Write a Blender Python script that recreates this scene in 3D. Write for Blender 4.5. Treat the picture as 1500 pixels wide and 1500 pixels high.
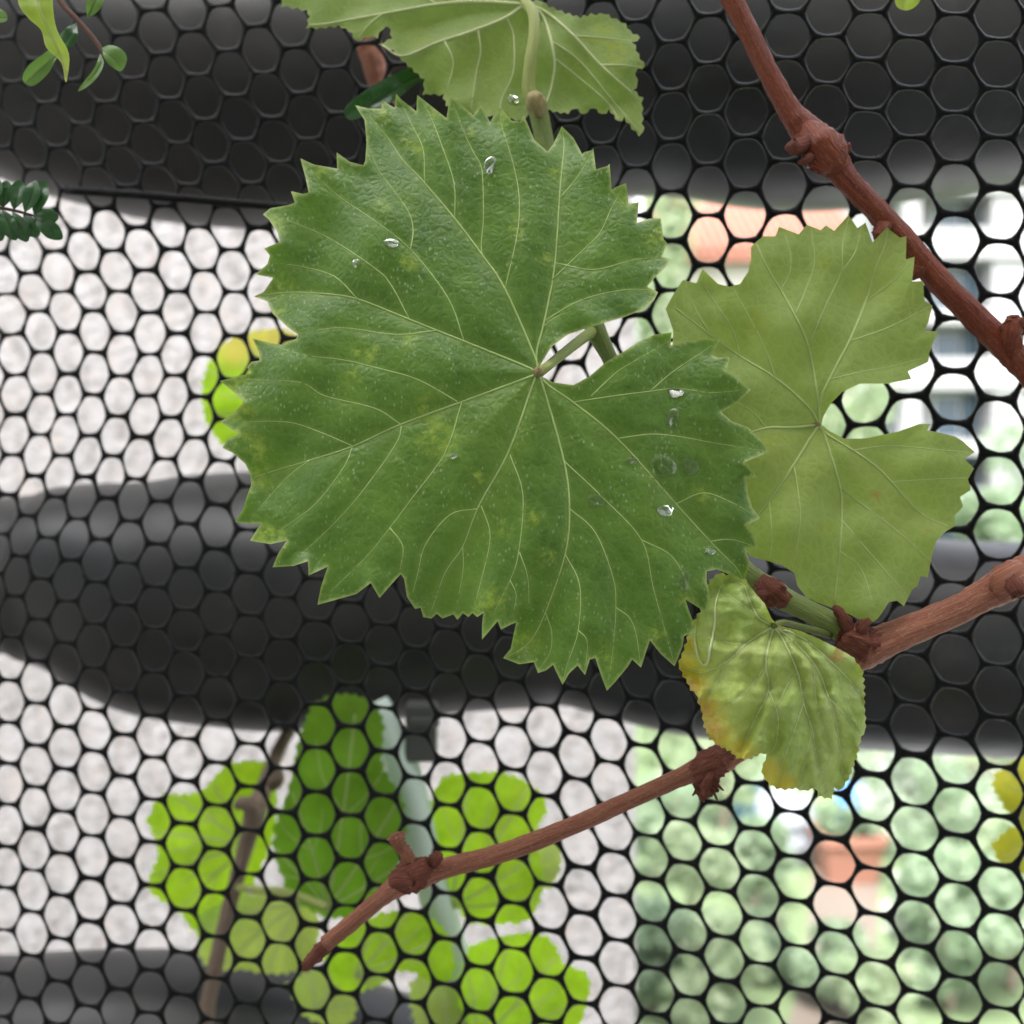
import bpy, bmesh, math, random
import numpy as np
from mathutils import Vector, Matrix
from mathutils.geometry import delaunay_2d_cdt

for o in list(bpy.data.objects):
    bpy.data.objects.remove(o)
SC = bpy.context.scene
COL = SC.collection
random.seed(4)
RNG = np.random.default_rng(7)

# ------------------------------------------------------------------ camera
F = 1608.0            # focal length in pixels of the 1500 px photograph
CZ = 4.0              # camera height: standing on an upper-floor balcony
cam = bpy.data.cameras.new('camera')
cam.sensor_width = 36.0
cam.lens = 36.0 * F / 1500.0
cam.clip_start = 0.02
cam.clip_end = 2000.0
cam.dof.use_dof = True
cam.dof.focus_distance = 0.246
cam.dof.aperture_fstop = 13.0
cam_o = bpy.data.objects.new('camera', cam)
COL.objects.link(cam_o)
cam_o.location = (0, 0, CZ)
cam_o.rotation_euler = (math.radians(90), 0, 0)
SC.camera = cam_o

# ------------------------------------------------------------------ light: bright overcast day
SUN_EL, SUN_AZ = math.radians(60), math.radians(200)
w = bpy.data.worlds.new('World')
SC.world = w
w.use_nodes = True
nt = w.node_tree
nt.nodes.clear()
wo = nt.nodes.new('ShaderNodeOutputWorld')
bg = nt.nodes.new('ShaderNodeBackground')
sky = nt.nodes.new('ShaderNodeTexSky')
sky.sky_type = 'NISHITA'
sky.sun_disc = False
sky.sun_elevation = SUN_EL
sky.sun_rotation = SUN_AZ
sky.dust_density = 4.0
sky.ozone_density = 0.6
hs = nt.nodes.new('ShaderNodeHueSaturation')      # grey overcast
hs.inputs['Saturation'].default_value = 0.28
nt.links.new(sky.outputs[0], hs.inputs['Color'])
nt.links.new(hs.outputs[0], bg.inputs[0])
bg.inputs[1].default_value = 0.15
nt.links.new(bg.outputs[0], wo.inputs[0])
sun = bpy.data.lights.new('sun', 'SUN')
sun.energy = 1.5
sun.angle = math.radians(14)
sun.color = (1.0, 0.975, 0.94)
sun_o = bpy.data.objects.new('sun', sun)
COL.objects.link(sun_o)
# direction towards the sun
sd = Vector((math.sin(SUN_AZ) * math.cos(SUN_EL), math.cos(SUN_AZ) * math.cos(SUN_EL), math.sin(SUN_EL)))
sun_o.rotation_euler = sd.to_track_quat('Z', 'Y').to_euler()
SC.view_settings.view_transform = 'Standard'
SC.view_settings.look = 'None'
SC.view_settings.gamma = 1.0
SC.view_settings.exposure = 2.5
SC.cycles.use_denoising = True
SC.cycles.max_bounces = 10
SC.cycles.transparent_max_bounces = 8

# ------------------------------------------------------------------ helpers
def pt(x, y, d):
    """photo pixel + distance -> world point"""
    return Vector(((x - 750.0) / F * d, d, CZ - (y - 750.0) / F * d))

def pts(xy, d):
    xy = np.asarray(xy, float)
    d = np.broadcast_to(np.asarray(d, float), (len(xy),))
    return np.stack([(xy[:, 0] - 750) / F * d, d, CZ - (xy[:, 1] - 750) / F * d], 1)

def tag(o, label=None, cat=None, group=None, kind=None):
    if label: o['label'] = label
    if cat: o['category'] = cat
    if group: o['group'] = group
    if kind: o['kind'] = kind
    return o

def empty(name, loc, label, cat, group=None):
    o = bpy.data.objects.new(name, None)
    o.empty_display_size = 0.02
    COL.objects.link(o)
    o.location = loc
    return tag(o, label, cat, group)

def mobj(name, verts, faces, mat, parent=None, smooth=True, origin=None, attrs=None):
    v = np.asarray(verts, float)
    off = np.array(origin if origin is not None else v.mean(0), float)
    me = bpy.data.meshes.new(name)
    me.from_pydata((v - off).tolist(), [], [list(map(int, f)) for f in faces])
    if smooth:
        me.polygons.foreach_set('use_smooth', [True] * len(me.polygons))
    for k, a in (attrs or {}).items():
        a = np.asarray(a, np.float32)
        if a.ndim == 1:
            at = me.attributes.new(k, 'FLOAT', 'POINT'); at.data.foreach_set('value', a)
        else:
            at = me.attributes.new(k, 'FLOAT_VECTOR', 'POINT'); at.data.foreach_set('vector', a.ravel())
    me.update()
    o = bpy.data.objects.new(name, me)
    COL.objects.link(o)
    if mat: me.materials.append(mat)
    p = Vector(off)
    if parent is not None:
        o.parent = parent
        q = parent
        while q is not None:
            p = p - q.location
            q = q.parent
    o.location = p
    return o

def catmull(P, n=8):
    P = np.asarray(P, float)
    Q = np.vstack([2 * P[0] - P[1], P, 2 * P[-1] - P[-2]])
    out = []
    for i in range(1, len(Q) - 2):
        p0, p1, p2, p3 = Q[i - 1], Q[i], Q[i + 1], Q[i + 2]
        for k in range(n):
            t = k / n
            out.append(0.5 * (2 * p1 + (p2 - p0) * t + (2 * p0 - 5 * p1 + 4 * p2 - p3) * t * t + (3 * p1 - p0 - 3 * p2 + p3) * t ** 3))
    out.append(P[-1])
    return np.array(out)

def tube_data(path, rad, seg=12, rough=0.0, seed=0, flat=1.0, up=(0, 1, 0)):
    path = np.asarray(path, float)
    n = len(path)
    rad = np.broadcast_to(np.asarray(rad, float), (n,))
    T = np.gradient(path, axis=0)
    T /= np.linalg.norm(T, axis=1)[:, None] + 1e-12
    N = np.cross(T[0], np.array(up, float))
    if np.linalg.norm(N) < 1e-6: N = np.cross(T[0], (1, 0, 0))
    rg = np.random.default_rng(seed)
    V, A = [], []
    ang = np.arange(seg) * 2 * math.pi / seg
    L = np.r_[0, np.cumsum(np.linalg.norm(np.diff(path, axis=0), axis=1))]
    ridge = rg.normal(0, 1, seg)
    for i in range(n):
        N = N - T[i] * N.dot(T[i]); N /= np.linalg.norm(N)
        B = np.cross(T[i], N)
        r = rad[i] * (1 + rough * (0.5 * ridge + rg.normal(0, 0.7, seg)))
        V.append(path[i] + (np.cos(ang) * r)[:, None] * N + (np.sin(ang) * r * flat)[:, None] * B)
        A.append(np.stack([np.cos(ang), np.sin(ang), np.full(seg, L[i] * 100)], 1))
    V = np.vstack(V); A = np.vstack(A)
    Fc = []
    for i in range(n - 1):
        for j in range(seg):
            k = (j + 1) % seg
            Fc.append((i * seg + j, i * seg + k, (i + 1) * seg + k, (i + 1) * seg + j))
    V = np.vstack([V, path[0], path[-1]]); A = np.vstack([A, [0, 0, 0], [0, 0, L[-1] * 100]])
    a, b = len(V) - 2, len(V) - 1
    for j in range(seg):
        k = (j + 1) % seg
        Fc.append((a, k, j)); Fc.append((b, (n - 1) * seg + j, (n - 1) * seg + k))
    return V, Fc, A

def tube(name, path, rad, mat, parent=None, seg=12, rough=0.0, seed=0, flat=1.0, origin=None):
    V, Fc, A = tube_data(path, rad, seg, rough, seed, flat)
    return mobj(name, V, Fc, mat, parent, True, origin if origin is not None else path[0], {'tube': A})

def boxes(parts):
    V, Fc = [], []
    for (x0, x1, y0, y1, z0, z1) in parts:
        b = len(V)
        V += [(x0, y0, z0), (x1, y0, z0), (x1, y1, z0), (x0, y1, z0), (x0, y0, z1), (x1, y0, z1), (x1, y1, z1), (x0, y1, z1)]
        Fc += [(b, b + 3, b + 2, b + 1), (b + 4, b + 5, b + 6, b + 7), (b, b + 1, b + 5, b + 4), (b + 1, b + 2, b + 6, b + 5), (b + 2, b + 3, b + 7, b + 6), (b + 3, b, b + 4, b + 7)]
    return V, Fc

def box(name, parts, mat, parent=None, origin=None):
    V, Fc = boxes(parts)
    return mobj(name, V, Fc, mat, parent, False, origin)

# ------------------------------------------------------------------ materials
class NB:
    def __init__(s, name):
        s.m = bpy.data.materials.new(name); s.m.use_nodes = True
        s.t = s.m.node_tree; s.t.nodes.clear()
        s.out = s.n('ShaderNodeOutputMaterial')
    def n(s, typ, **kw):
        nd = s.t.nodes.new(typ)
        for k, v in kw.items(): setattr(nd, k, v)
        return nd
    def l(s, a, b): s.t.links.new(a, b)
    def setv(s, sock, v):
        if isinstance(v, bpy.types.NodeSocket): s.l(v, sock)
        else: sock.default_value = (*v, 1) if isinstance(v, tuple) and len(v) == 3 and sock.type == 'RGBA' else v
    def coord(s, kind='Object', scale=1.0, vec=None):
        if vec is None:
            vec = s.n('ShaderNodeTexCoord').outputs[kind]
        mp = s.n('ShaderNodeMapping')
        mp.inputs['Scale'].default_value = (scale,) * 3 if not isinstance(scale, tuple) else scale
        s.l(vec, mp.inputs['Vector'])
        return mp.outputs[0]
    def attr(s, name, vec=False):
        a = s.n('ShaderNodeAttribute', attribute_name=name)
        return a.outputs['Vector' if vec else 'Fac']
    def noise(s, vec, scale, detail=4, rough=0.55):
        nz = s.n('ShaderNodeTexNoise')
        s.l(vec, nz.inputs['Vector'])
        nz.inputs['Scale'].default_value = scale; nz.inputs['Detail'].default_value = detail; nz.inputs['Roughness'].default_value = rough
        return nz.outputs['Fac']
    def vor(s, vec, scale, feature='F1', out='Distance'):
        v = s.n('ShaderNodeTexVoronoi', feature=feature)
        s.l(vec, v.inputs['Vector']); v.inputs['Scale'].default_value = scale
        return v.outputs[out]
    def ramp(s, fac, lo, hi, a=0.0, b=1.0):
        r = s.n('ShaderNodeMapRange'); r.clamp = True
        s.setv(r.inputs[0], fac)
        r.inputs[1].default_value = lo; r.inputs[2].default_value = hi; r.inputs[3].default_value = a; r.inputs[4].default_value = b
        return r.outputs[0]
    def mix(s, fac, a, b):
        m = s.n('ShaderNodeMix', data_type='RGBA')
        s.setv(m.inputs[0], fac); s.setv(m.inputs[6], a); s.setv(m.inputs[7], b)
        return m.outputs[2]
    def math(s, op, a, b=0.0):
        m = s.n('ShaderNodeMath', operation=op)
        s.setv(m.inputs[0], a); s.setv(m.inputs[1], b)
        return m.outputs[0]
    def bump(s, h, strength, dist):
        b = s.n('ShaderNodeBump'); b.inputs['Strength'].default_value = strength; b.inputs['Distance'].default_value = dist
        s.l(h, b.inputs['Height'])
        return b.outputs[0]
    def princ(s, col, rough=0.5, normal=None, **kw):
        p = s.n('ShaderNodeBsdfPrincipled')
        s.setv(p.inputs['Base Color'], col); s.setv(p.inputs['Roughness'], rough)
        if normal is not None: s.l(normal, p.inputs['Normal'])
        for k, v in kw.items(): s.setv(p.inputs[k], v)
        return p.outputs[0]
    def done(s, sh):
        s.l(sh, s.out.inputs['Surface']); return s.m

def mat_plain(name, col, rough=0.6, var=0.25, scale=8.0, bump=0.0, **kw):
    b = NB(name)
    c = b.coord()
    n = b.noise(c, scale)
    col2 = tuple(min(1, x * (1 + var)) for x in col); col1 = tuple(x * (1 - var) for x in col)
    nm = b.bump(b.noise(c, scale * 4), bump, 0.002) if bump else None
    return b.done(b.princ(b.mix(n, col1, col2), rough, nm, **kw))

def mat_leaf(name, dark, mid, vein, trans, tfac, rough, rim=(0.42, 0.46, 0.14), spot=(0.30, 0.36, 0.04), bump=0.35, speck=0.5, scale=1.0, spec=0.5, brown=None, spotn=(0.40, 0.62), net_k=0.13):
    b = NB(name)
    c = b.coord()
    nz = b.noise(c, 90 * scale, 5, 0.62)
    fine = b.noise(c, 700 * scale, 3, 0.6)
    big = b.noise(c, 28 * scale, 3, 0.5)
    col = b.mix(b.ramp(nz, 0.34, 0.66), dark, mid)
    col = b.mix(b.ramp(big, 0.48, 0.70, 0.0, 0.45), col, tuple(min(1, x * k_) for x, k_ in zip(mid, (1.5, 1.25, 0.9))))
    col = b.mix(b.ramp(fine, 0.35, 0.75, 0, 0.45), col, mid)
    cell = b.vor(c, 520 * scale, 'DISTANCE_TO_EDGE')
    net = b.ramp(cell, 0.0, 0.12, net_k, 0.0)                    # finest vein net
    col = b.mix(net, col, vein)
    vn = b.attr('vein')
    col = b.mix(b.ramp(vn, 0.0, 1.0, 0.0, 0.55), col, vein)
    sp = b.attr('spot')
    sp = b.math('MULTIPLY', sp, b.ramp(b.noise(c, 480 * scale, 5, 0.75), spotn[0], spotn[1]))
    col = b.mix(b.ramp(sp, 0.10, 0.8, 0.0, 0.85), col, spot)
    if brown is not None:
        br = b.math('MULTIPLY', b.attr('brown'), b.ramp(b.noise(c, 420 * scale, 4, 0.7), 0.3, 0.6))
        col = b.mix(b.ramp(br, 0.1, 0.7, 0, 0.9), col, brown)
    col = b.mix(b.attr('rim'), col, rim)
    if speck:
        sv = b.vor(b.coord(scale=(1.0, 1.0, 0.55)), 1000 * scale)
        sm = b.math('MULTIPLY', b.ramp(sv, 0.12, 0.30, 1.0, 0.0), b.ramp(b.noise(c, 130 * scale, 4, 0.6), 0.42, 0.64, 0.0, speck))
        col = b.mix(sm, col, (0.45, 0.52, 0.36))
    h = b.math('ADD', b.math('MULTIPLY', b.ramp(cell, 0.0, 0.35), 0.6), fine)
    nm = b.bump(h, bump, 0.00035)
    rg = b.ramp(b.noise(c, 160 * scale, 3), 0.3, 0.7, rough - 0.08, rough + 0.12)
    p = b.princ(col, rg, nm, **{'Specular IOR Level': spec})
    t = b.n('ShaderNodeBsdfTranslucent')
    tc = b.mix(b.ramp(nz, 0.3, 0.7), trans, tuple(x * 1.35 for x in trans))
    tc = b.mix(b.ramp(sp, 0.12, 0.75, 0.0, 0.6), tc, spot)
    b.l(b.mix(b.ramp(vn, 0, 1, 0, 0.4), tc, vein), t.inputs['Color'])
    mx = b.n('ShaderNodeMixShader'); mx.inputs[0].default_value = tfac
    b.l(p, mx.inputs[1]); b.l(t.outputs[0], mx.inputs[2])
    return b.done(mx.outputs[0])

def mat_bark(name, c1, c2, c3, rough=0.55):
    b = NB(name)
    v = b.attr('tube', True)
    lines = b.noise(b.coord(vec=v, scale=(2.2, 2.2, 0.35)), 3.0, 4, 0.65)
    fleck = b.noise(b.coord(vec=v, scale=(1.5, 1.5, 1.6)), 6.0, 4, 0.65)
    col = b.mix(b.ramp(lines, 0.32, 0.68), c1, c2)
    col = b.mix(b.ramp(fleck, 0.55, 0.75, 0, 0.8), col, c3)
    h = b.math('ADD', lines, b.math('MULTIPLY', fleck, 0.5))
    return b.done(b.princ(col, rough, b.bump(h, 0.9, 0.0008), **{'Specular IOR Level': 0.3}))

def mat_foliage(name, c1, c2, tfac=0.4):
    b = NB(name)
    oi = b.n('ShaderNodeObjectInfo').outputs['Random']
    r = b.attr('leafrnd')
    col = b.mix(r, c1, c2)
    p = b.princ(col, 0.5)
    t = b.n('ShaderNodeBsdfTranslucent'); b.l(b.mix(r, tuple(x * 1.3 for x in c1), tuple(x * 1.3 for x in c2)), t.inputs['Color'])
    mx = b.n('ShaderNodeMixShader'); mx.inputs[0].default_value = tfac
    b.l(p, mx.inputs[1]); b.l(t.outputs[0], mx.inputs[2])
    return b.done(mx.outputs[0])

# ================================================================== SETTING
OVER = -0.30
M_grass = mat_plain('lawn', (0.13, 0.18, 0.085), 0.9, 0.45, 1.3)
M_path = mat_plain('sandy_paving', (0.15, 0.122, 0.100), 0.85, 0.15, 2.0)
M_slab = mat_plain('balcony_concrete', (0.35, 0.34, 0.33), 0.85, 0.15, 6.0, 0.3)

g = mobj('ground', [(-900, -300, 0), (900, -300, 0), (900, 1500, 0), (-900, 1500, 0)], [(0, 1, 2, 3)], M_grass, None, False, (0, 0, 0))
tag(g, 'green lawn below the balcony', kind='structure')

def gp(x, y, z=0.0):
    """pixel -> point on the ground (distance follows from the camera height)"""
    d = (CZ - z) * F / (y - 750.0)
    return ((x - 750) / F * d, d, z)

path = mobj('path', [gp(1120, 1640, .004), gp(1210, 1640, .004), gp(1280, 1420, .004), gp(1292, 1240, .004), gp(1190, 1240, .004), gp(1180, 1400, .004)], [(0, 1, 2, 3, 4, 5)], M_path, None, False)
tag(path, 'sandy beige garden path beside the shrubs', kind='structure')

ter = mobj('bounce_sheet', [(-12, -4, .004), (12, -4, .004), (12, 7.6, .004), (-12, 7.6, .004)], [(0, 1, 2, 3)], mat_plain('grey_bounce', (0.40, 0.40, 0.40), 0.85, 0.1, 2.0), None, False)  # unseen ground sheet added to bounce neutral light under the rails
tag(ter, 'unseen grey sheet added below the balcony to bounce neutral light onto the rails', kind='structure')
fl = box('balcony_floor', [(-2.5, 2.5, -1.6, 0.62, 2.8, 3.0)], M_slab)
tag(fl, 'grey concrete balcony slab under the railing', kind='structure')

# ---- unseen house added behind the photographer: wall bounces fill, overhang shades the balcony
M_house = mat_plain('pale_house_render', (0.62, 0.61, 0.58), 0.85, 0.1, 1.5, 0.2)
hw = box('unseen_balcony_house', [(-6.0, 6.0, -3.6, -1.4, 0.0, 6.4)], M_house, None, (0, -1.4, 0))
tag(hw, 'unseen pale house wall added behind the balcony to shape its light', 'house')
box('unseen_overhang', [(-6.0, 6.0, -1.398, OVER, 5.55, 5.75)], M_house, hw)

# ---- pale roughcast house wall behind the railing, ends at a corner
b = NB('pale_roughcast')
c = b.coord()
st = b.coord(scale=(1.0, 1.0, 0.28))
peb = b.vor(c, 95)
pebc = b.vor(c, 95, 'F1', 'Color')
sx = b.n('ShaderNodeSeparateColor'); b.l(pebc, sx.inputs[0])
streak = b.noise(st, 80, 3, 0.6)
patch = b.noise(c, 5.5, 4, 0.6)
col = b.mix(b.ramp(sx.outputs[0], 0.0, 1.0, 0.0, 1.0), (0.118, 0.110, 0.107), (0.285, 0.276, 0.278))
col = b.mix(b.ramp(sx.outputs[1], 0.66, 0.92, 0, 0.8), col, (0.285, 0.25, 0.235))
col = b.mix(b.ramp(streak, 0.40, 0.62, 0.0, 0.85), col, (0.29, 0.288, 0.296))
col = b.mix(b.ramp(patch, 0.42, 0.7, 0, 0.35), col, (0.205, 0.197, 0.195))
M_wall = b.done(b.princ(col, 0.85, b.bump(b.math('ADD', b.ramp(peb, 0, 0.6, 1, 0), streak), 0.4, 0.005)))
WY = 1.35
wx = (931 - 750) / F * WY
wall = box('house_wall', [(-6.0, wx, WY, WY + 5.0, 0.0, 9.0)], M_wall)
tag(wall, 'pale pinkish roughcast house wall ending at a corner behind the black mesh', 'wall')

# ---- dark moulded railing: three thick rounded rails between end posts
b = NB('dark_railing_paint')
c = b.coord()
v = b.noise(c, 7.0, 3, 0.5)
col = b.mix(b.ramp(v, 0.45, 0.66), (0.0090, 0.0105, 0.0125), (0.024, 0.021, 0.019))
col = b.mix(b.math('MULTIPLY', b.ramp(b.noise(c, 60, 6, 0.7), 0.52, 0.7, 0, 0.5), b.ramp(b.noise(c, 9, 2), 0.45, 0.6)), col, (0.045, 0.042, 0.04))
M_rail = b.done(b.princ(col, b.ramp(b.noise(c, 30, 3), 0.3, 0.7, 0.36, 0.5), b.bump(b.noise(c, 240, 3), 0.12, 0.0006), **{'Specular IOR Level': 0.5}))
RD = 0.50
railing = empty('balcony_railing', (0, RD, 3.0), 'dark grey balcony railing of thick rounded horizontal rails behind the mesh', 'railing')
xs = [-2600, -900, -300, 0, 60, 120, 230, 330, 420, 600, 760, 850, 1000, 1130, 1250, 1500, 1800, 2600, 4000]
tops = {
 'a': [-80, -80, -85, -85, -80, -78, -75, -75, -75, -80, -85, -90, -95, -95, -98, -105, -105, -90, -80],
 'b': [720, 735, 735, 728, 718, 706, 698, 692, 690, 700, 712, 720, 742, 762, 780, 795, 800, 780, 760],
 'c': [1420, 1415, 1408, 1410, 1405, 1402, 1402, 1409, 1423, 1478, 1525, 1548, 1560, 1565, 1565, 1560, 1540, 1500, 1480]}
bots = {
 'a': [300, 285, 245, 240, 272, 292, 318, 328, 326, 305, 290, 284, 282, 300, 300, 268, 262, 290, 300],
 'b': [1010, 960, 940, 956, 972, 994, 1046, 1062, 1068, 1048, 1036, 1034, 1072, 1088, 1095, 1108, 1110, 1070, 1040],
 'c': [1740, 1740, 1730, 1725, 1725, 1730, 1735, 1740, 1745, 1790, 1830, 1840, 1850, 1860, 1860, 1850, 1830, 1800, 1780]}
for k in 'abc':
    cx = np.array(xs, float); t = np.array(tops[k], float); bo = np.array(bots[k], float)
    P = np.stack([cx, (t + bo) / 2, (bo - t) / 2], 1)
    P = catmull(P, 9)
    tube('rail', pts(P[:, :2], RD), P[:, 2] / F * RD, M_rail, railing, 40)
for sx_ in (-1, 1):
    px_ = sx_ * 0.98
    V, Fc = boxes([(px_ - 0.05, px_ + 0.05, RD - 0.06, RD + 0.06, 3.0, 4.32)])
    mobj('post', V, Fc, M_rail, railing, False)

# ---- black plastic hexagon mesh: lattice of hole centres measured in the photograph
NET = {
 -6: [(-8,22,522), (-7,25,578), (-6,20,637), (-5,17,695), (-4,7,753)],
 -5: [(-11,37,370), (-10,50,430), (-9,60,480), (-8,62,548), (-7,62,605), (-6,55,667), (-5,45,727), (-4,33,783), (-3,25,843), (-2,18,902), (0,13,1028), (1,13,1087), (2,13,1147), (3,12,1210)],
 -4: [(-15,27,153), (-14,42,217), (-13,60,277), (-12,78,337), (-11,83,398), (-10,97,457), (-9,100,520), (-8,98,577), (-7,95,638), (-6,87,697), (-5,77,757), (-4,63,818), (-3,57,877), (-2,55,937), (0,53,1062), (1,52,1122), (2,50,1183), (3,48,1245), (4,47,1303), (5,47,1368), (6,45,1430)],
 -3: [(-15,77,182), (-14,95,248), (-13,110,307), (-12,123,368), (-11,132,428), (-10,140,480), (-9,138,548), (-8,135,607), (-7,128,667), (-6,120,730), (-5,108,790), (-4,100,850), (-3,97,910), (-2,95,970), (-1,97,1033), (0,95,1095), (1,95,1157), (2,92,1219), (3,90,1280), (4,88,1343), (5,88,1405), (6,83,1467)],
 -2: [(-16,112,150), (-15,128,212), (-14,143,273), (-13,158,337), (-12,170,397), (-11,178,457), (-10,178,523), (-9,173,582), (-8,168,638), (-7,162,698), (-6,152,760), (-5,143,820), (-4,140,882), (-3,135,945), (-2,137,1013), (-1,137,1068), (0,137,1130), (1,135,1192), (2,135,1255), (3,133,1318), (4,132,1380), (5,132,1443)],
 -1: [(-17,148,117), (-16,163,182), (-15,180,243), (-14,195,303), (-13,208,363), (-12,217,427), (-11,222,487), (-10,217,548), (-9,213,610), (-8,202,670), (-7,195,733), (-6,187,793), (-5,182,855), (-4,182,915), (-3,180,977), (-2,182,1045), (-1,182,1107), (0,180,1167), (1,178,1228), (2,178,1292), (3,177,1355), (4,177,1418), (5,172,1480)],
 0: [(-19,172,17), (-18,190,83), (-17,203,147), (-16,218,210), (-15,233,272), (-14,247,333), (-13,257,397), (-12,262,457), (-11,257,520), (-10,253,580), (-9,247,643), (-8,238,703), (-7,232,765), (-6,230,827), (-5,225,890), (-4,225,952), (-3,224,1020), (-2,224,1077), (-1,224,1140), (0,223,1202), (1,223,1265), (2,223,1328), (3,222,1390), (4,220,1450)],
 1: [(-19,230,45), (-18,243,112), (-17,257,177), (-16,270,242), (-15,283,300), (-14,295,365), (-13,300,427), (-12,303,487), (-11,297,550), (-10,290,610), (-9,283,672), (-8,277,733), (-7,272,800), (-6,272,862), (-5,272,923), (-4,273,983), (-3,272,1052), (-2,271,1113), (-1,271,1175), (0,270,1237), (1,269,1302), (2,269,1365), (3,268,1425)],
 2: [(-20,275,13), (-19,285,77), (-18,295,143), (-17,308,208), (-16,322,272), (-15,335,335), (-14,342,397), (-13,345,458), (-12,342,527), (-11,333,585), (-9,322,707), (-8,315,772), (-7,318,833), (-6,318,897), (-5,318,960), (-4,318,1022), (-3,318,1085), (-2,318,1148), (-1,317,1210), (0,316,1275), (1,315,1338), (2,315,1403)],
 3: [(-20,328,40), (-19,340,108), (-18,350,172), (-17,363,238), (-16,375,300), (-7,367,870), (-6,367,930), (-4,366,1058), (-3,366,1120), (-1,365,1248), (1,363,1375), (2,363,1438)],
 4: [(-20,382,73), (-19,393,140), (-18,405,207), (-17,415,270), (-7,412,905), (-6,412,966), (-4,416,1093), (-3,415,1157), (-2,414,1222), (-1,413,1285), (0,412,1348), (1,409,1412)],
 5: [(-21,423,33), (-20,437,103), (-19,448,173), (-18,458,233), (-7,464,938), (-5,463,1063), (-4,463,1127), (-3,463,1192), (-2,462,1255), (-1,458,1323)],
 6: [(-21,486,68), (-20,492,128), (-19,502,204), (-8,514,912), (-7,512,970), (-6,513,1032), (-5,515,1095), (-4,513,1162), (-3,513,1227), (-2,510,1292), (-1,508,1360), (0,507,1423)],
 7: [(-8,562,944), (-6,563,1068), (-5,562,1133), (-4,562,1198), (-3,560,1265), (-2,558,1328), (-1,557,1395), (0,553,1460)],
 8: [(-9,608,918), (-8,608,980), (-7,607,1042), (-6,610,1107), (-5,610,1172), (-2,605,1368), (-1,605,1435)],
 9: [(-9,657,952), (-8,657,1020), (-7,657,1080), (-6,656,1145), (-5,656,1213), (-3,656,1340), (-2,654,1408), (-1,652,1473)],
 10: [(-9,702,987), (-8,704,1053), (-7,703,1117), (-6,703,1183), (-5,704,1248), (-4,703,1315), (-3,703,1382), (-2,702,1450)],
 11: [(-9,750,1030), (-8,752,1097), (-7,752,1160), (-5,753,1288), (-4,754,1355), (-3,753,1422)],
 12: [(-10,797,1002), (-9,797,1062), (-8,798,1132), (-6,802,1262), (-5,804,1328), (-4,805,1397), (-3,803,1463)],
 13: [(-10,843,1042), (-9,845,1108), (-8,845,1173), (-7,850,1237), (-6,853,1305), (-5,855,1370), (-4,855,1437)],
 15: [(-11,938,1058), (-10,943,1124), (-9,946,1192), (-8,952,1256), (-7,953,1320), (-6,956,1384), (-5,959,1452)],
 16: [(-12,987,1029), (-11,992,1098), (-10,996,1168), (-9,999,1232), (-8,1003,1294), (-7,1007,1362), (-6,1010,1428)],
 17: [(-24,1037,203), (-23,1037,280), (-22,1037,350), (-10,1050,1210), (-9,1054,1270), (-8,1058,1340), (-7,1061,1404), (-6,1063,1468)],
 18: [(-24,1092,238), (-23,1092,315), (-11,1103,1180), (-10,1106,1246), (-9,1110,1310), (-8,1113,1380), (-7,1116,1442)],
 19: [(-27,1153,50), (-25,1150,197), (-24,1148,273), (-11,1160,1222), (-10,1164,1286), (-9,1167,1352), (-8,1170,1418), (-7,1172,1480)],
 20: [(-28,1215,22), (-27,1213,87), (-24,1208,307), (-12,1218,1196), (-11,1219,1260), (-10,1222,1328), (-9,1225,1396), (-8,1228,1460)],
 21: [(-28,1273,50), (-27,1268,125), (-26,1272,197), (-21,1267,588), (-14,1282,1096), (-13,1276,1170), (-12,1279,1238), (-11,1282,1306), (-10,1283,1372), (-9,1285,1442)],
 22: [(-27,1337,167), (-26,1335,235), (-25,1337,310), (-21,1330,613), (-15,1335,1066), (-14,1338,1146), (-13,1339,1214), (-12,1341,1282), (-11,1343,1352), (-10,1345,1418), (-9,1347,1488)],
 23: [(-28,1398,130), (-27,1400,200), (-26,1400,277), (-25,1398,350), (-24,1398,427), (-23,1400,505), (-22,1397,582), (-19,1397,815), (-15,1401,1116), (-14,1402,1186), (-13,1403,1258), (-12,1404,1326), (-11,1405,1396), (-10,1406,1466)],
 24: [(-29,1463,93), (-28,1463,167), (-27,1463,237), (-26,1465,313), (-25,1465,393), (-24,1463,473), (-23,1460,547), (-22,1463,625), (-21,1465,705), (-20,1463,780), (-16,1463,1088), (-15,1464,1158), (-14,1465,1232), (-13,1465,1302), (-12,1465,1372), (-11,1466,1442)],
}

ctrl, cpx = [], []
for a, L in NET.items():
    for (bb, x, y) in L:
        ctrl.append((a, bb + a / 2.0)); cpx.append((x, y))
ctrl = np.array(ctrl, float); cpx = np.array(cpx, float)
def tps_k(A, B):
    d2 = ((A[:, None, :] - B[None]) ** 2).sum(2)
    return 0.5 * d2 * np.log(d2 + 1e-12)
n_ = len(ctrl)
Ks = tps_k(ctrl, ctrl) + np.eye(n_) * 0.6
Pm = np.c_[np.ones(n_), ctrl]
sol = np.linalg.solve(np.block([[Ks, Pm], [Pm.T, np.zeros((3, 3))]]), np.vstack([cpx, np.zeros((3, 2))]))
def lat2px(ar):
    ar = np.asarray(ar, float)
    out = np.empty((len(ar), 2))
    for i in range(0, len(ar), 4000):
        s = ar[i:i + 4000]
        out[i:i + 4000] = tps_k(s, ctrl) @ sol[:n_] + np.c_[np.ones(len(s)), s] @ sol[n_:]
    return out
PITCH = 0.0139
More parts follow.
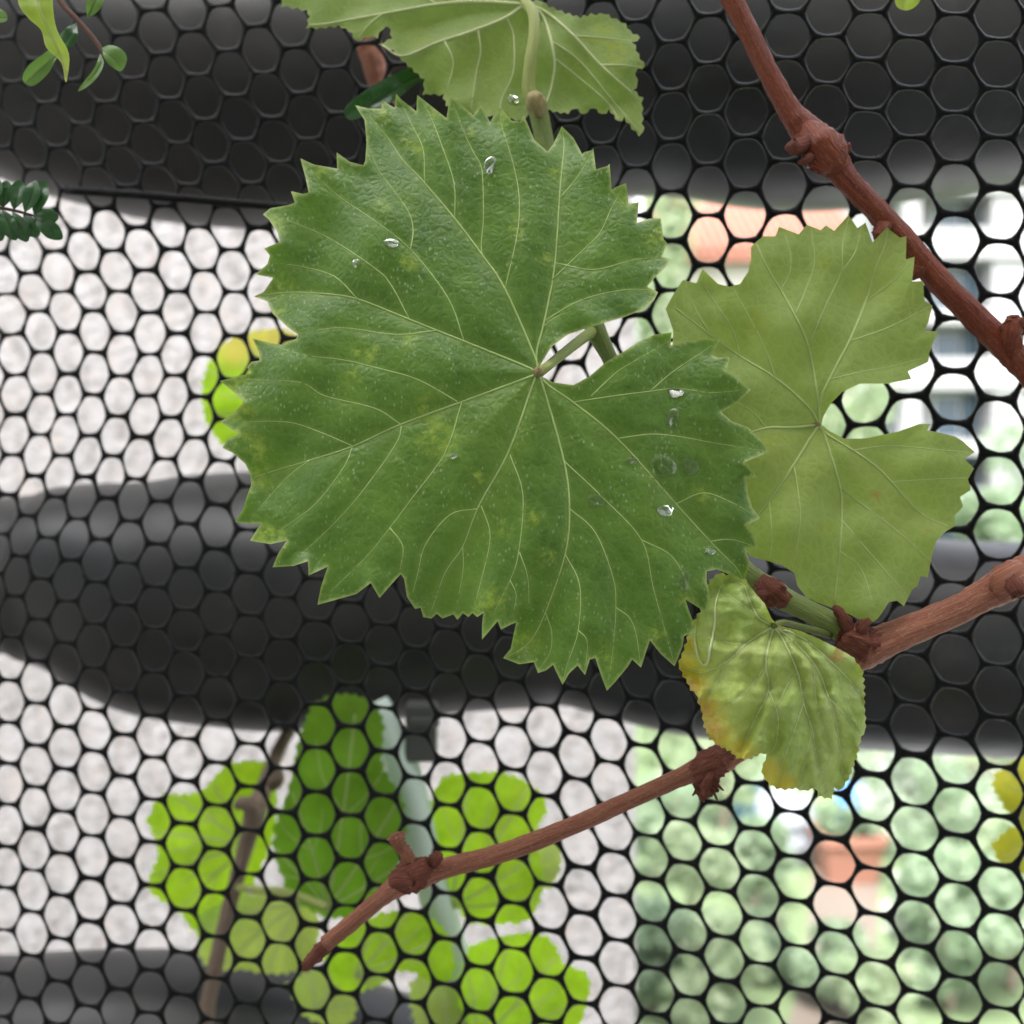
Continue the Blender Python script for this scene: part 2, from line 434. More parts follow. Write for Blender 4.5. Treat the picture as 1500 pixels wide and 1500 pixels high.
def net_depth(xy):
    """the sheet bellies towards the camera on the right: distance from the apparent pitch of the cells"""
    u = np.clip((np.asarray(xy, float) - 750) / 750, -1.25, 1.25)
    p = 66.1 + 6.4 * u[:, 0] - 2.2 * u[:, 1] - 2.9 * u[:, 0] * u[:, 1] + 0.13 * u[:, 0] ** 2 + 1.7 * u[:, 1] ** 2
    return F * PITCH / p
cells = [(a, r) for a in range(-22, 40) for r in [q + (a % 2) / 2.0 for q in range(-34, 34)]]
cc = np.array(cells)
pxc = lat2px(cc)
ok = (pxc[:, 0] > -420) & (pxc[:, 0] < 1920) & (pxc[:, 1] > -420) & (pxc[:, 1] < 1920)
cc = cc[ok]
NA = 24
th = np.radians(np.arange(NA) * 360.0 / NA)
rhex = 0.5 / np.cos((th % (math.pi / 3)) - math.pi / 6)
rhole = 0.70 * 0.455 + 0.30 * rhex * 0.893
prof = [(0.0, -1.0), (0.30, -0.97), (0.66, -0.72), (0.92, -0.30), (1.0, 0.12), (0.90, 0.45), (0.5, 0.8), (0.0, 0.8)]
HT = 0.0010
rings_lat, rings_z = [], []
cell_var = RNG.normal(0, .012, (len(cc), 1)) + RNG.normal(0, .006, (len(cc), NA))      # uneven moulded strands
cell_off = RNG.normal(0, .007, (len(cc), 2))
for (t, z) in prof:
    rr = rhex * (1 - t) + rhole * t
    d = np.stack([np.cos(th) * rr / 0.8660254, -np.sin(th) * rr], 1)
    wob_t = (rhex * (1 - t) + rhole[None] * (1 + cell_var) * t) if t > 0 else np.broadcast_to(rr, (len(cc), NA))
    d = np.stack([np.cos(th) * wob_t / 0.8660254, -np.sin(th) * wob_t], 2)
    rings_lat.append(cc[:, None, :] + d + t * cell_off[:, None, :]); rings_z.append(z)
lat = np.stack(rings_lat, 1)                      # cells, rings, NA, 2
nc, nr = lat.shape[0], lat.shape[1]
pxl = lat2px(lat.reshape(-1, 2))
dep = net_depth(pxl) + (np.broadcast_to(np.array(rings_z)[None, :, None], (nc, nr, NA)).ravel()) * HT
V = pts(pxl, dep)
j = np.arange(NA); jn = (j + 1) % NA
base = (np.arange(nc) * nr * NA)[:, None, None] + (np.arange(nr - 1) * NA)[None, :, None]
Fq = np.stack([base + j, base + NA + j, base + NA + jn, base + jn], -1).reshape(-1, 4)
me = bpy.data.meshes.new('hexagon_mesh_sheet')
me.from_pydata(V.tolist(), [], Fq.tolist())
bm = bmesh.new(); bm.from_mesh(me)
bmesh.ops.remove_doubles(bm, verts=bm.verts, dist=2.5e-5)
for f in bm.faces: f.smooth = True
bm.normal_update()
bm.to_mesh(me); bm.free()
b = NB('black_plastic')
c = b.coord()
nz = b.noise(c, 260, 3, 0.6)
M_net = b.done(b.princ(b.mix(nz, (0.006, 0.0065, 0.007), (0.012, 0.0125, 0.013)), b.ramp(nz, 0.3, 0.7, 0.24, 0.4), b.bump(nz, 0.15, 0.0003), **{'Specular IOR Level': 0.07}))
me.materials.append(M_net)
net = bpy.data.objects.new('hexagon_mesh_sheet', me); COL.objects.link(net)
tag(net, 'black plastic sheet of hexagonal mesh stretched across the railing', 'plastic mesh')

# ---- background: houses, trees, garden
M_white = mat_plain('white_render', (0.29, 0.29, 0.297), 0.8, 0.05, 0.6)
M_cream = mat_plain('cream_render', (0.40, 0.375, 0.34), 0.8, 0.08, 0.8)
M_tile = mat_plain('terracotta_tile', (0.25, 0.105, 0.072), 0.75, 0.15, 1.2)
M_glassb = mat_plain('window_glass', (0.07, 0.11, 0.15), 0.12, 0.2, 0.5)
M_dark = mat_plain('dark_recess', (0.10, 0.10, 0.10), 0.7, 0.2, 1.0)
M_railw = mat_plain('pale_metal', (0.55, 0.58, 0.6), 0.5, 0.1, 1.0)

ab = empty('apartment_building', (26, 50, 0), 'white apartment building with balcony slabs, columns and grey blue windows', 'building')
k = 50.0 / F
def bx(p): return (p - 750) * k
def bz(p): return CZ - (p - 750) * k
box('wall', [(bx(1292), bx(1900), 51.4, 62, 0, bz(60))], M_white, ab)
for i in range(-2, 7):
    y = 275 + 95 * i
    V, Fc = boxes([(bx(1286), bx(1906), 49.6, 51.45, bz(y + 11), bz(y - 11))])
    mobj('balcony_slab', V, Fc, M_white, ab, False)
cols = [(1322, 1347), (1452, 1500), (1600, 1625), (1730, 1778), (1880, 1899)]
for (x0, x1) in cols:
    V, Fc = boxes([(bx(x0), bx(x1), 49.8, 51.42, 0, bz(70))])
    mobj('column', V, Fc, M_white, ab, False)
for i in range(-2, 6):
    y = 275 + 95 * i
    for (x0, x1, kind) in ((1294, 1319, 0), (1386, 1421, 1), (1427, 1449, 0), (1520, 1560, 1), (1640, 1690, 1), (1800, 1850, 1)):
        fr = box('window', [(bx(x0) - .12, bx(x1) + .12, 51.32, 51.399, bz(y + 80), bz(y + 13))], M_railw if kind else M_dark, ab)
        box('pane', [(bx(x0), bx(x1), 51.28, 51.318, bz(y + 77), bz(y + 17))], M_glassb, fr)
    V, Fc = boxes([(bx(1350), bx(1450), 49.7, 49.76, bz(y + 84), bz(y + 60))])
    if i % 2 == 0: mobj('parapet', V, Fc, M_white, ab, False)
box('roof', [(bx(1280), bx(1912), 49.5, 62.2, bz(60), bz(50))], M_railw, ab)

k3 = 30.0 / F
hs_ = empty('tiled_house', (8, 30, 0), 'cream house with orange terracotta roof beside the white apartment building', 'building')
hx0, hx1, he, hr = (985 - 750) * k3, (1275 - 750) * k3, CZ - (372 - 750) * k3, CZ - (215 - 750) * k3
box('wall', [(hx0 + .2, hx1 - .3, 30.3, 38, 0, he)], M_cream, hs_)
V = [(hx0 - .3, 29.9, he), (hx1, 29.9, he), (hx1, 34.2, hr), (hx0 - .3, 34.2, hr), (hx1, 38.4, he), (hx0 - .3, 38.4, he),
     (hx0 - .3, 29.9, he - .2), (hx1, 29.9, he - .2), (hx1, 38.4, he - .2), (hx0 - .3, 38.4, he - .2)]
rf = mobj('roof', V, [(0, 1, 2, 3), (3, 2, 4, 5), (0, 6, 7, 1), (4, 8, 9, 5), (1, 7, 8, 4, 2), (0, 3, 5, 9, 6), (6, 9, 8, 7)], M_tile, hs_, False)
for i in range(22):                                   # rolls of the pan tiles
    x = hx0 + (hx1 - hx0) * (i + .5) / 22
    V, Fc, A = tube_data(np.array([(x, 29.86, he + .03), (x, 34.2, hr + .03)]), 0.09, 6)
    mobj('tile_roll', V, Fc, M_tile, rf)
for i in range(3):
    for z0 in (2.0, 5.0, 8.0):
        x = hx0 + 0.9 + i * 1.6
        wnd = box('window', [(x, x + .9, 30.24, 30.297, z0, z0 + 1.3)], M_white, hs_)
        box('pane', [(x + .08, x + .82, 30.20, 30.237, z0 + .08, z0 + 1.22)], M_glassb, wnd)

def cloud(n, clumps, size, rg):
    """n small leaf faces spread through ellipsoid clumps"""
    cl = np.array(clumps, float)
    wgt = (cl[:, 3] * cl[:, 4] * cl[:, 5]) ** 0.66
    idx = rg.choice(len(cl), n, p=wgt / wgt.sum())
    d = rg.normal(size=(n, 3)); d /= np.linalg.norm(d, axis=1)[:, None]
    r = rg.uniform(0.25, 1.08, n) ** 0.6
    c0 = cl[idx, :3] + d * r[:, None] * cl[idx, 3:6]
    u = rg.normal(size=(n, 3)); u /= np.linalg.norm(u, axis=1)[:, None]
    v = np.cross(u, rg.normal(size=(n, 3))); v /= np.linalg.norm(v, axis=1)[:, None]
    s = size * rg.uniform(0.6, 1.35, n)[:, None]
    V = np.stack([c0 - u * s, c0 + v * s * .5, c0 + u * s, c0 - v * s * .5], 1).reshape(-1, 3)
    Fc = np.arange(4 * n).reshape(-1, 4)
    return V, Fc, np.repeat(rg.uniform(0, 1, n), 4)

def plant(name, label, cat, base, h, wid, nleaf, size, mat, trunk_h, seed, group, trunk_mat):
    rg = np.random.default_rng(seed)
    root = empty(name, base, label, cat, group)
    B = np.array(base)
    cl = []
    for i in range(9):
        a = rg.uniform(0, 6.28); rr = rg.uniform(0, .62) * wid
        cl.append((B[0] + math.cos(a) * rr, B[1] + math.sin(a) * rr * .8, B[2] + trunk_h + rg.uniform(.15, .85) * (h - trunk_h), wid * rg.uniform(.28, .5), wid * rg.uniform(.28, .5), (h - trunk_h) * rg.uniform(.16, .3)))
    V, Fc, A = cloud(nleaf, cl, size, rg)
    V[:, 2] = np.maximum(V[:, 2], B[2] + .02)
    mobj('crown', V, Fc, mat, root, False, base, {'leafrnd': A})
    th_ = max(trunk_h, h * .4)
    P = catmull([B, B + (0.03 * wid, 0, th_ * .5), B + (-.04 * wid, .02, th_ + .3 * (h - th_))], 4)
    tube('trunk', P, np.linspace(.035, .012, len(P)) * max(h, 1.2), trunk_mat, root, 8, .05, seed)
    for q in range(3):
        a = q * 2.1 + seed
        P2 = catmull([P[5], P[5] + np.array([math.cos(a) * wid * .25, math.sin(a) * wid * .25, (h - th_) * .3 + .1]), P[5] + np.array([math.cos(a) * wid * .45, math.sin(a) * wid * .45, (h - th_) * .55 + .15])], 3)
        tube('limb', P2, np.linspace(.014, .006, len(P2)) * max(h, 1.2), trunk_mat, root, 6, .05, seed + q)
    return root

M_fol = [mat_foliage('foliage_mid', (0.20, 0.29, 0.165), (0.34, 0.41, 0.30), .45),  # leaf greens raised and paled to carry lens haze
         mat_foliage('foliage_light', (0.24, 0.33, 0.18), (0.42, 0.47, 0.33), .45),
         mat_foliage('foliage_dark', (0.15, 0.22, 0.13), (0.25, 0.32, 0.22), .4),
         mat_foliage('foliage_highlight', (0.15, 0.24, 0.12), (0.72, 0.73, 0.70), .35)]  # white leaf faces paint the washed-out light spots in the greenery
M_trunk = mat_plain('grey_brown_trunk', (0.24, 0.19, 0.15), 0.9, 0.3, 14)
shrubs = [  # x px, ground y px, height m, half width m, leaf kind, label
 (960, 1290, 1.3, .75, 0, 'rounded mid green garden shrub touching the house wall corner'),
 (1010, 1375, 1.1, .7, 1, 'light green garden shrub in front of the rounded shrub by the wall'),
 (955, 1480, .95, .55, 2, 'dark green low shrub nearest the house wall on the lawn'),
 (1040, 1500, .9, .55, 1, 'pale yellow green shrub beside the sandy path edge'),
 (1105, 1330, 1.0, .5, 0, 'small green shrub between the wall shrubs and the terracotta planter'),
 (1110, 1440, .7, .45, 2, 'small dark green shrub beside the sandy path'),
 (1340, 1260, 1.9, .8, 3, 'tall shrub with painted white highlights beside the terracotta planter'),
 (1400, 1330, 1.6, .8, 0, 'large mid green shrub beyond the path by the white flecked shrub'),
 (1470, 1290, 2.0, .9, 3, 'wide shrub with painted white highlights behind the large mid green shrub'),
 (1390, 1480, 1.2, .7, 0, 'bushy green shrub at the near end of the sandy path'),
 (1480, 1450, 1.4, .7, 1, 'light green bush at the lawn edge next to the bushy shrub'),
 (1330, 1420, .8, .4, 3, 'small bush with painted white highlights growing along the sandy path'),
 (1060, 1215, 1.6, .8, 1, 'light green shrub far down the lawn behind the blue barrels'),
 (1220, 1150, 2.0, 1.0, 0, 'broad green shrub at the far end of the sandy path'),
 (1340, 1145, 2.4, 1.2, 0, 'broad tall green shrub standing behind the tall white flecked shrub'),
 (1450, 1150, 2.4, 1.2, 1, 'light green tall shrub standing behind the wide white flecked shrub'),
 (1235, 1470, .6, .45, 0, 'low green shrub at the bend of the sandy path'),
 (1290, 1530, .8, .5, 1, 'light green rounded shrub on the near lawn by the path bend'),
 (970, 1190, 2.0, .9, 1, 'yellowish green tall shrub far behind the wall corner')]
for i, (x, y, h, wd, kd, lab) in enumerate(shrubs):
    plant('garden_shrub', lab, 'shrub', gp(x, y), h, wd, 2200, .055, M_fol[kd], h * .15, 20 + i, 'shrubs in the garden below', M_trunk)
trees = [(958, 28, 13.2, 1.05, 1, 'slender light green tree in front of the terracotta roofed house'),
         (1255, 26, 7.6, 1.6, 1, 'pale green tree before the cream house wall'),
         (1440, 40, 4.9, 2.0, 0, 'small green tree at the foot of the white apartment building'),
         (1560, 36, 7.0, 3.0, 0, 'tall broad green tree at the right side of the apartment facade')]
for i, (x, d, h, wd, kd, lab) in enumerate(trees):
    plant('garden_tree', lab, 'tree', ((x - 750) / F * d, d, 0), h, wd, 3200, .16, M_fol[kd], h * .35, 60 + i, 'trees beyond the lawn', M_trunk)

# terracotta planter and barrels standing in the garden
pb = gp(1240, 1285)
pl = empty('terracotta_planter', pb, 'square orange terracotta planter standing at the head of the sandy path', 'planter')
M_terra = mat_plain('terracotta', (0.30, 0.14, 0.10), 0.8, 0.12, 5)
M_soil = mat_plain('soil', (0.05, 0.035, 0.025), 0.95, 0.3, 30)
wv, hv = .31, .52
V = [(pb[0] + sx_ * wv * s, pb[1] + sy * wv * s, z) for z, s in ((0, .8), (hv - .1, 1), (hv - .1, 1.1), (hv, 1.1), (hv, .95), (hv - .08, .95)) for sx_, sy in ((-1, -1), (1, -1), (1, 1), (-1, 1))]
Fc = [(r * 4 + i, r * 4 + (i + 1) % 4, (r + 1) * 4 + (i + 1) % 4, (r + 1) * 4 + i) for r in range(5) for i in range(4)] + [(3, 2, 1, 0)]
mobj('pot', V, Fc, M_terra, pl, False)
mobj('soil', [(pb[0] - wv * .94, pb[1] - wv * .94, hv - .07), (pb[0] + wv * .94, pb[1] - wv * .94, hv - .07), (pb[0] + wv * .94, pb[1] + wv * .94, hv - .07), (pb[0] - wv * .94, pb[1] + wv * .94, hv - .07)], [(0, 1, 2, 3)], M_soil, pl, False)
rgp = np.random.default_rng(3)
V, Fc, A = cloud(700, [(pb[0] - .10, pb[1], hv + .1, .25, .25, .18), (pb[0] + .18, pb[1], hv + .08, .2, .2, .14)], .05, rgp)
mobj('foliage', V, Fc, M_fol[0], pl, False, None, {'leafrnd': A})
M_blue = mat_plain('blue_plastic', (0.10, 0.28, 0.66), 0.45, 0.1, 4)
M_grey = mat_plain('pale_grey_plastic', (0.27, 0.29, 0.33), 0.5, 0.1, 4)
def barrel(base, r, h, mat, lab):
    root = empty('water_barrel', base, lab, 'barrel', 'water barrels on the lawn')
    V, Fc = [], []
    prof_ = [(0, 0), (.9, 0), (1, .06), (1.0, .3), (1.06, .33), (1.0, .36), (1.0, .64), (1.06, .67), (1.0, .7), (.97, .94), (.9, 1), (0, .98)]
    S = 20
    for (rr, z) in prof_:
        for q in range(S):
            a = q * 2 * math.pi / S
            V.append((base[0] + math.cos(a) * rr * r, base[1] + math.sin(a) * rr * r, z * h))
    for i in range(len(prof_) - 1):
        for q in range(S):
            Fc.append((i * S + q, i * S + (q + 1) % S, (i + 1) * S + (q + 1) % S, (i + 1) * S + q))
    mobj('body', V, Fc, mat, root)
    tube('cap', np.array([(base[0] + r * .5, base[1], h * .97), (base[0] + r * .5, base[1], h * 1.04)]), r * .16, M_dark, root, 10)
barrel(gp(1246, 1222), .17, .62, M_blue, 'bright blue plastic water barrel behind the terracotta planter')
barrel(gp(1098, 1200), .20, .55, M_blue, 'blue plastic water barrel by the light green shrub')
barrel(gp(1150, 1262), .33, .75, M_grey, 'pale grey plastic water barrel beside the terracotta planter')

# ================================================================== PLANTS
def resample(poly, step, closed=True):
    P = np.asarray(poly, float)
    Q = np.vstack([P, P[:1]]) if closed else P
    out = []
    for a, b_ in zip(Q[:-1], Q[1:]):
        n = max(1, int(np.ceil(np.hypot(*(b_ - a)) / step)))
        for i in range(n): out.append(a + (b_ - a) * i / n)
    if not closed: out.append(Q[-1])
    return np.array(out)

def seg_dist(X, A, B):
    out = np.full(len(X), 1e9)
    for a, b_ in zip(A, B):
        d = b_ - a
        t = np.clip(((X - a) @ d) / (d @ d + 1e-12), 0, 1)
        e = X - a - t[:, None] * d
        np.minimum(out, e[:, 0] ** 2 + e[:, 1] ** 2, out=out)
    return np.sqrt(out)

def inside(X, P):
    r = np.zeros(len(X), bool)
    for a, b_ in zip(P, np.roll(P, -1, 0)):
        c = (a[1] > X[:, 1]) != (b_[1] > X[:, 1])
        with np.errstate(divide='ignore', invalid='ignore'):
            xx = (b_[0] - a[0]) * (X[:, 1] - a[1]) / (b_[1] - a[1]) + a[0]
        r ^= c & (X[:, 0] < xx)
    return r

def waves(X, seed, wl, n=6):
    rg = np.random.default_rng(seed)
    s = np.zeros(len(X))
    for _ in range(n):
        a = rg.uniform(0, 6.28); f = 6.28 / (wl * rg.uniform(.6, 1.6)); ph = rg.uniform(0, 6.28)
        s += np.sin((X[:, 0] * math.cos(a) + X[:, 1] * math.sin(a)) * f + ph)
    return s / math.sqrt(n)

def leaf(outline, prim, depth, mat, vmat, parent, base, step=5.0, spots=(), brown=(), vein_w=(3.0, 0.9), label=None, name='leaf', rimw=2.2, rimk=0.75, vglow=5.0):
    """prim: list of [primary polyline, [branch polylines]] in pixels; depth(X, dist_primary, dist_any, dist_edge) in metres"""
    O = resample(outline, step)
    lo, hi = O.min(0), O.max(0)
    gx = np.arange(lo[0], hi[0], step); gy = np.arange(lo[1], hi[1], step * .866)
    G = np.array([(x + (step / 2 if j % 2 else 0), y) for j, y in enumerate(gy) for x in gx])
    G += np.random.default_rng(1).uniform(-.18, .18, G.shape) * step
    G = G[inside(G, O)]
    G = G[seg_dist(G, O, np.roll(O, -1, 0)) > step * .55]
    pts2 = [Vector(p) for p in O] + [Vector(p) for p in G]
    n = len(O)
    r = delaunay_2d_cdt(pts2, [(i, (i + 1) % n) for i in range(n)], [], 1, 1e-4)
    X = np.array([tuple(v) for v in r[0]]); T = r[2]
    PA, PB, SA, SB = [], [], [], []
    smooth_prim = []
    for p, brs in prim:
        q = catmull(p, 6); PA += list(q[:-1]); PB += list(q[1:])
        qq = [catmull(s, 5) for s in brs]
        for s in qq: SA += list(s[:-1]); SB += list(s[1:])
        smooth_prim.append((q, qq))
    dp = seg_dist(X, PA, PB); ds = seg_dist(X, SA, SB) if SA else np.full(len(X), 1e3)
    dany = np.minimum(dp, ds); de = seg_dist(X, O, np.roll(O, -1, 0))
    D = depth(X, dp, dany, de)
    att = {'vein': np.maximum(np.exp(-dp / vglow), .7 * np.exp(-ds / (vglow * .6))), 'rim': rimk * np.exp(-(de / rimw) ** 2),
           'spot': np.zeros(len(X)), 'brown': np.zeros(len(X))}
    for (sx_, sy, sr) in spots: att['spot'] = np.maximum(att['spot'], np.exp(-((X[:, 0] - sx_) ** 2 + (X[:, 1] - sy) ** 2) / sr ** 2))
    for (sx_, sy, sr) in brown: att['brown'] = np.maximum(att['brown'], np.exp(-((X[:, 0] - sx_) ** 2 + (X[:, 1] - sy) ** 2) / sr ** 2))
    T = [t for t in T if len(t) == 3]
    T = [t if np.cross(X[t[1]] - X[t[0]], X[t[2]] - X[t[0]]) < 0 else t[::-1] for t in T]
    i0 = np.argmin(((X - np.array(base)) ** 2).sum(1))
    org = pts(X[i0:i0 + 1], D[i0:i0 + 1])[0]
    W = pts(X, D)
    o = mobj(name, W, T, mat, parent, True, org, att)
    if label: o['label'] = label
    def dat(q):
        d = ((q[:, None, :] - X[None]) ** 2).sum(2)
        ix = np.argsort(d, 1)[:, :3]; ww = 1 / (np.take_along_axis(d, ix, 1) + 1)
        return (D[ix] * ww).sum(1) / ww.sum(1)
    for q, brs in smooth_prim:
        Va, Fa, Aa, off = [], [], [], 0
        for kk, s in enumerate([q] + brs):
            w0, w1 = vein_w if kk == 0 else (vein_w[0] * .45, vein_w[1] * .45)
            dd = dat(s)
            rr = np.linspace(w0, w1, len(s)) * .5 / F * dd
            Vt, Ft, At = tube_data(pts(s, dd - rr * .25), rr, 6)
            Va.append(Vt); Aa.append(At); Fa += [tuple(i + off for i in f) for f in Ft]; off += len(Vt)
        mobj('vein', np.vstack(Va), Fa, vmat, o, True, None, {'tube': np.vstack(Aa)})
    return o, dat

def cane(name, P, mat, parent, seg=14, rough=.03, seed=1, n=7):
    """P: (x px, y px, distance, radius px)"""
    Q = catmull(np.array(P, float), n)
    rr = Q[:, 3] / F * Q[:, 2]
    return tube(name, pts(Q[:, :2], Q[:, 2]), rr, mat, parent, seg, rough, seed)

M_caneA = mat_bark('red_brown_bark', (0.110, 0.018, 0.009), (0.235, 0.054, 0.024), (0.44, 0.20, 0.08), .38)
M_caneB = mat_bark('pinkish_brown_bark', (0.19, 0.056, 0.032), (0.37, 0.145, 0.085), (0.50, 0.34, 0.24), .45)
M_fibre = mat_bark('dry_bud_scale', (0.10, 0.028, 0.02), (0.20, 0.06, 0.04), (0.36, 0.18, 0.10), .8)
M_shoot = mat_bark('green_shoot', (0.16, 0.22, 0.06), (0.24, 0.30, 0.09), (0.34, 0.36, 0.14), .5)
M_pet = mat_bark('petiole_green', (0.32, 0.40, 0.10), (0.46, 0.50, 0.18), (0.52, 0.50, 0.24), .45)
M_petb = mat_bark('petiole_brownish', (0.30, 0.25, 0.10), (0.42, 0.34, 0.17), (0.48, 0.40, 0.22), .5)
M_vein1 = mat_plain('vein_pale_green', (0.42, 0.56, 0.20), 0.5, 0.12, 300)
M_vein2 = mat_plain('vein_olive', (0.42, 0.53, 0.19), 0.6, 0.1, 300)
M_vein4 = mat_plain('vein_young', (0.52, 0.62, 0.30), 0.5, 0.12, 300)
M_vein3 = mat_plain('vein_underside', (0.56, 0.62, 0.32), 0.6, 0.12, 300)

M_leaf1 = mat_leaf('leaf_main', (0.044, 0.110, 0.015), (0.106, 0.200, 0.030), (0.26, 0.38, 0.10), (0.14, 0.31, 0.012), .28, .45, spec=.42, bump=.48, rim=(.48, .55, .2), spot=(.30, .41, .05), speck=.6)
M_leaf2 = mat_leaf('leaf_translucent', (0.185, 0.270, 0.072), (0.245, 0.325, 0.105), (0.40, 0.49, 0.17), (0.36, 0.50, 0.07), .42, .6, rim=(.30, .32, .12), speck=.15, bump=.5, spec=.35, brown=(.30, .13, .05), net_k=.3, scale=.75)
M_leaf3 = mat_leaf('leaf_young', (0.26, 0.40, 0.06), (0.44, 0.57, 0.17), (0.30, 0.36, 0.13), (0.28, 0.36, 0.03), .3, .36, rim=(.42, .38, .10), spot=(.62, .50, .03), speck=.6, bump=.6, spec=.6, brown=(.55, .27, .08), spotn=(.12, .4))
M_fold = mat_plain('pale_leaf_margin', (0.62, 0.66, 0.40), 0.4, 0.15, 400)
M_leaf4 = mat_leaf('leaf_underside', (0.150, 0.225, 0.060), (0.21, 0.29, 0.090), (0.36, 0.43, 0.18), (0.27, 0.44, 0.04), .32, .65, rim=(.36, .38, .18), speck=.35, bump=.35, spec=.35)

# ---------------- front vine
vine = empty('grape_vine', pt(1480, 850, .262), 'grape vine with brown lower cane, green shoot and large toothed leaves before the mesh', 'vine')
cb = cane('cane', [(3300, 60, .30, 27), (2500, 400, .28, 26), (2000, 610, .266, 24), (1640, 770, .262, 23), (1560, 812, .262, 23), (1505, 838, .262, 24), (1478, 853, .262, 27), (1440, 873, .262, 22), (1400, 895, .262, 21), (1320, 929, .262, 22), (1270, 950, .262, 27), (1245, 964, .262, 25), (1200, 1000, .264, 18), (1130, 1062, .268, 17), (1075, 1101, .27, 19), (1045, 1117, .27, 22), (1015, 1131, .271, 15), (960, 1155, .272, 12.5), (850, 1205, .275, 12.8), (740, 1248, .278, 13.5), (650, 1272, .28, 15), (615, 1281, .28, 22), (592, 1291, .28, 18), (560, 1314, .281, 12.5), (520, 1348, .282, 11.5), (478, 1382, .284, 11.5)], M_caneB, vine, 18, .045, 3)
cb['label'] = 'pinkish brown woody cane with knotted nodes'
def lump(P, parent, mat, rough, seed, name):
    return cane(name, P, mat, parent, 12, rough, seed, 5)
# dry cut end, node knots, buds and spur on the lower cane
lump([(482, 1378, .284, 11), (470, 1392, .286, 12), (458, 1404, .288, 10), (448, 1416, .290, 7)], cb, M_fibre, .22, 5, 'dry_tip')
lump([(630, 1268, .279, 12), (612, 1276, .277, 21), (598, 1286, .277, 22), (586, 1296, .279, 11)], cb, M_fibre, .16, 6, 'node')
lump([(598, 1288, .276, 15), (584, 1286, .274, 15), (576, 1294, .276, 6)], cb, M_fibre, .2, 26, 'bud')
lump([(606, 1276, .277, 12), (594, 1252, .275, 9), (585, 1238, .275, 10), (580, 1226, .275, 12), (578, 1221, .275, 7)], cb, M_caneB, .2, 7, 'spur')
lump([(634, 1266, .277, 8), (640, 1256, .276, 9), (645, 1250, .277, 4)], cb, M_fibre, .2, 27, 'bud')
lump([(1070, 1104, .269, 13), (1048, 1116, .267, 23), (1034, 1122, .267, 22), (1018, 1130, .27, 12)], cb, M_fibre, .17, 8, 'node')
lump([(1046, 1122, .267, 16), (1036, 1145, .265, 15), (1032, 1160, .266, 11), (1028, 1170, .267, 5)], cb, M_fibre, .3, 9, 'bud')
for q in range(7):
    a = q * .9
    lump([(1036, 1145, .266, 3.5), (1036 + 14 * math.cos(a), 1150 + 12 * math.sin(a), .264, 3), (1036 + 24 * math.cos(a), 1158 + 18 * math.sin(a), .264, 1.2)], cb, M_fibre, .2, 40 + q, 'bud_scale')
lump([(1285, 938, .262, 17), (1262, 944, .26, 27), (1244, 938, .259, 28), (1230, 930, .26, 14)], cb, M_fibre, .2, 10, 'node')
lump([(1250, 940, .26, 10), (1240, 915, .257, 9), (1228, 895, .257, 7), (1222, 888, .258, 3)], cb, M_fibre, .25, 11, 'bud_scale')
lump([(1258, 940, .26, 10), (1264, 918, .256, 9), (1274, 908, .256, 4)], cb, M_fibre, .25, 12, 'bud_scale')
lump([(1500, 840, .262, 18), (1480, 851, .258, 27), (1462, 862, .262, 16)], cb, M_caneB, .10, 13, 'node')
lump([(1482, 852, .258, 13), (1492, 862, .252, 13), (1497, 872, .251, 7)], cb, M_fibre, .25, 14, 'bud')

sh = cane('shoot', [(1252, 942, .262, 16), (1220, 915, .261, 17), (1180, 893, .261, 16), (1150, 878, .261, 17), (1130, 866, .261, 20), (1112, 854, .262, 17), (1085, 832, .263, 16), (1030, 770, .268, 14), (960, 650, .270, 13), (912, 562, .270, 12), (888, 515, .270, 12), (872, 482, .270, 15), (858, 440, .271, 12), (835, 360, .274, 12), (808, 260, .280, 13), (797, 205, .282, 14), (791, 175, .282, 14), (785, 152, .282, 16)], M_shoot, vine, 14, .02, 15)
sh['label'] = 'smooth green young shoot with a rusty red node'
lump([(1148, 878, .261, 12), (1132, 868, .258, 20), (1122, 858, .259, 15), (1116, 852, .262, 7)], sh, M_fibre, .22, 16, 'node')
lump([(1128, 868, .258, 9), (1112, 872, .254, 8), (1104, 868, .254, 4)], sh, M_fibre, .25, 17, 'bud_scale')
lump([(790, 165, .279, 9), (784, 150, .275, 14), (780, 141, .276, 9)], sh, M_petb, .16, 18, 'node')

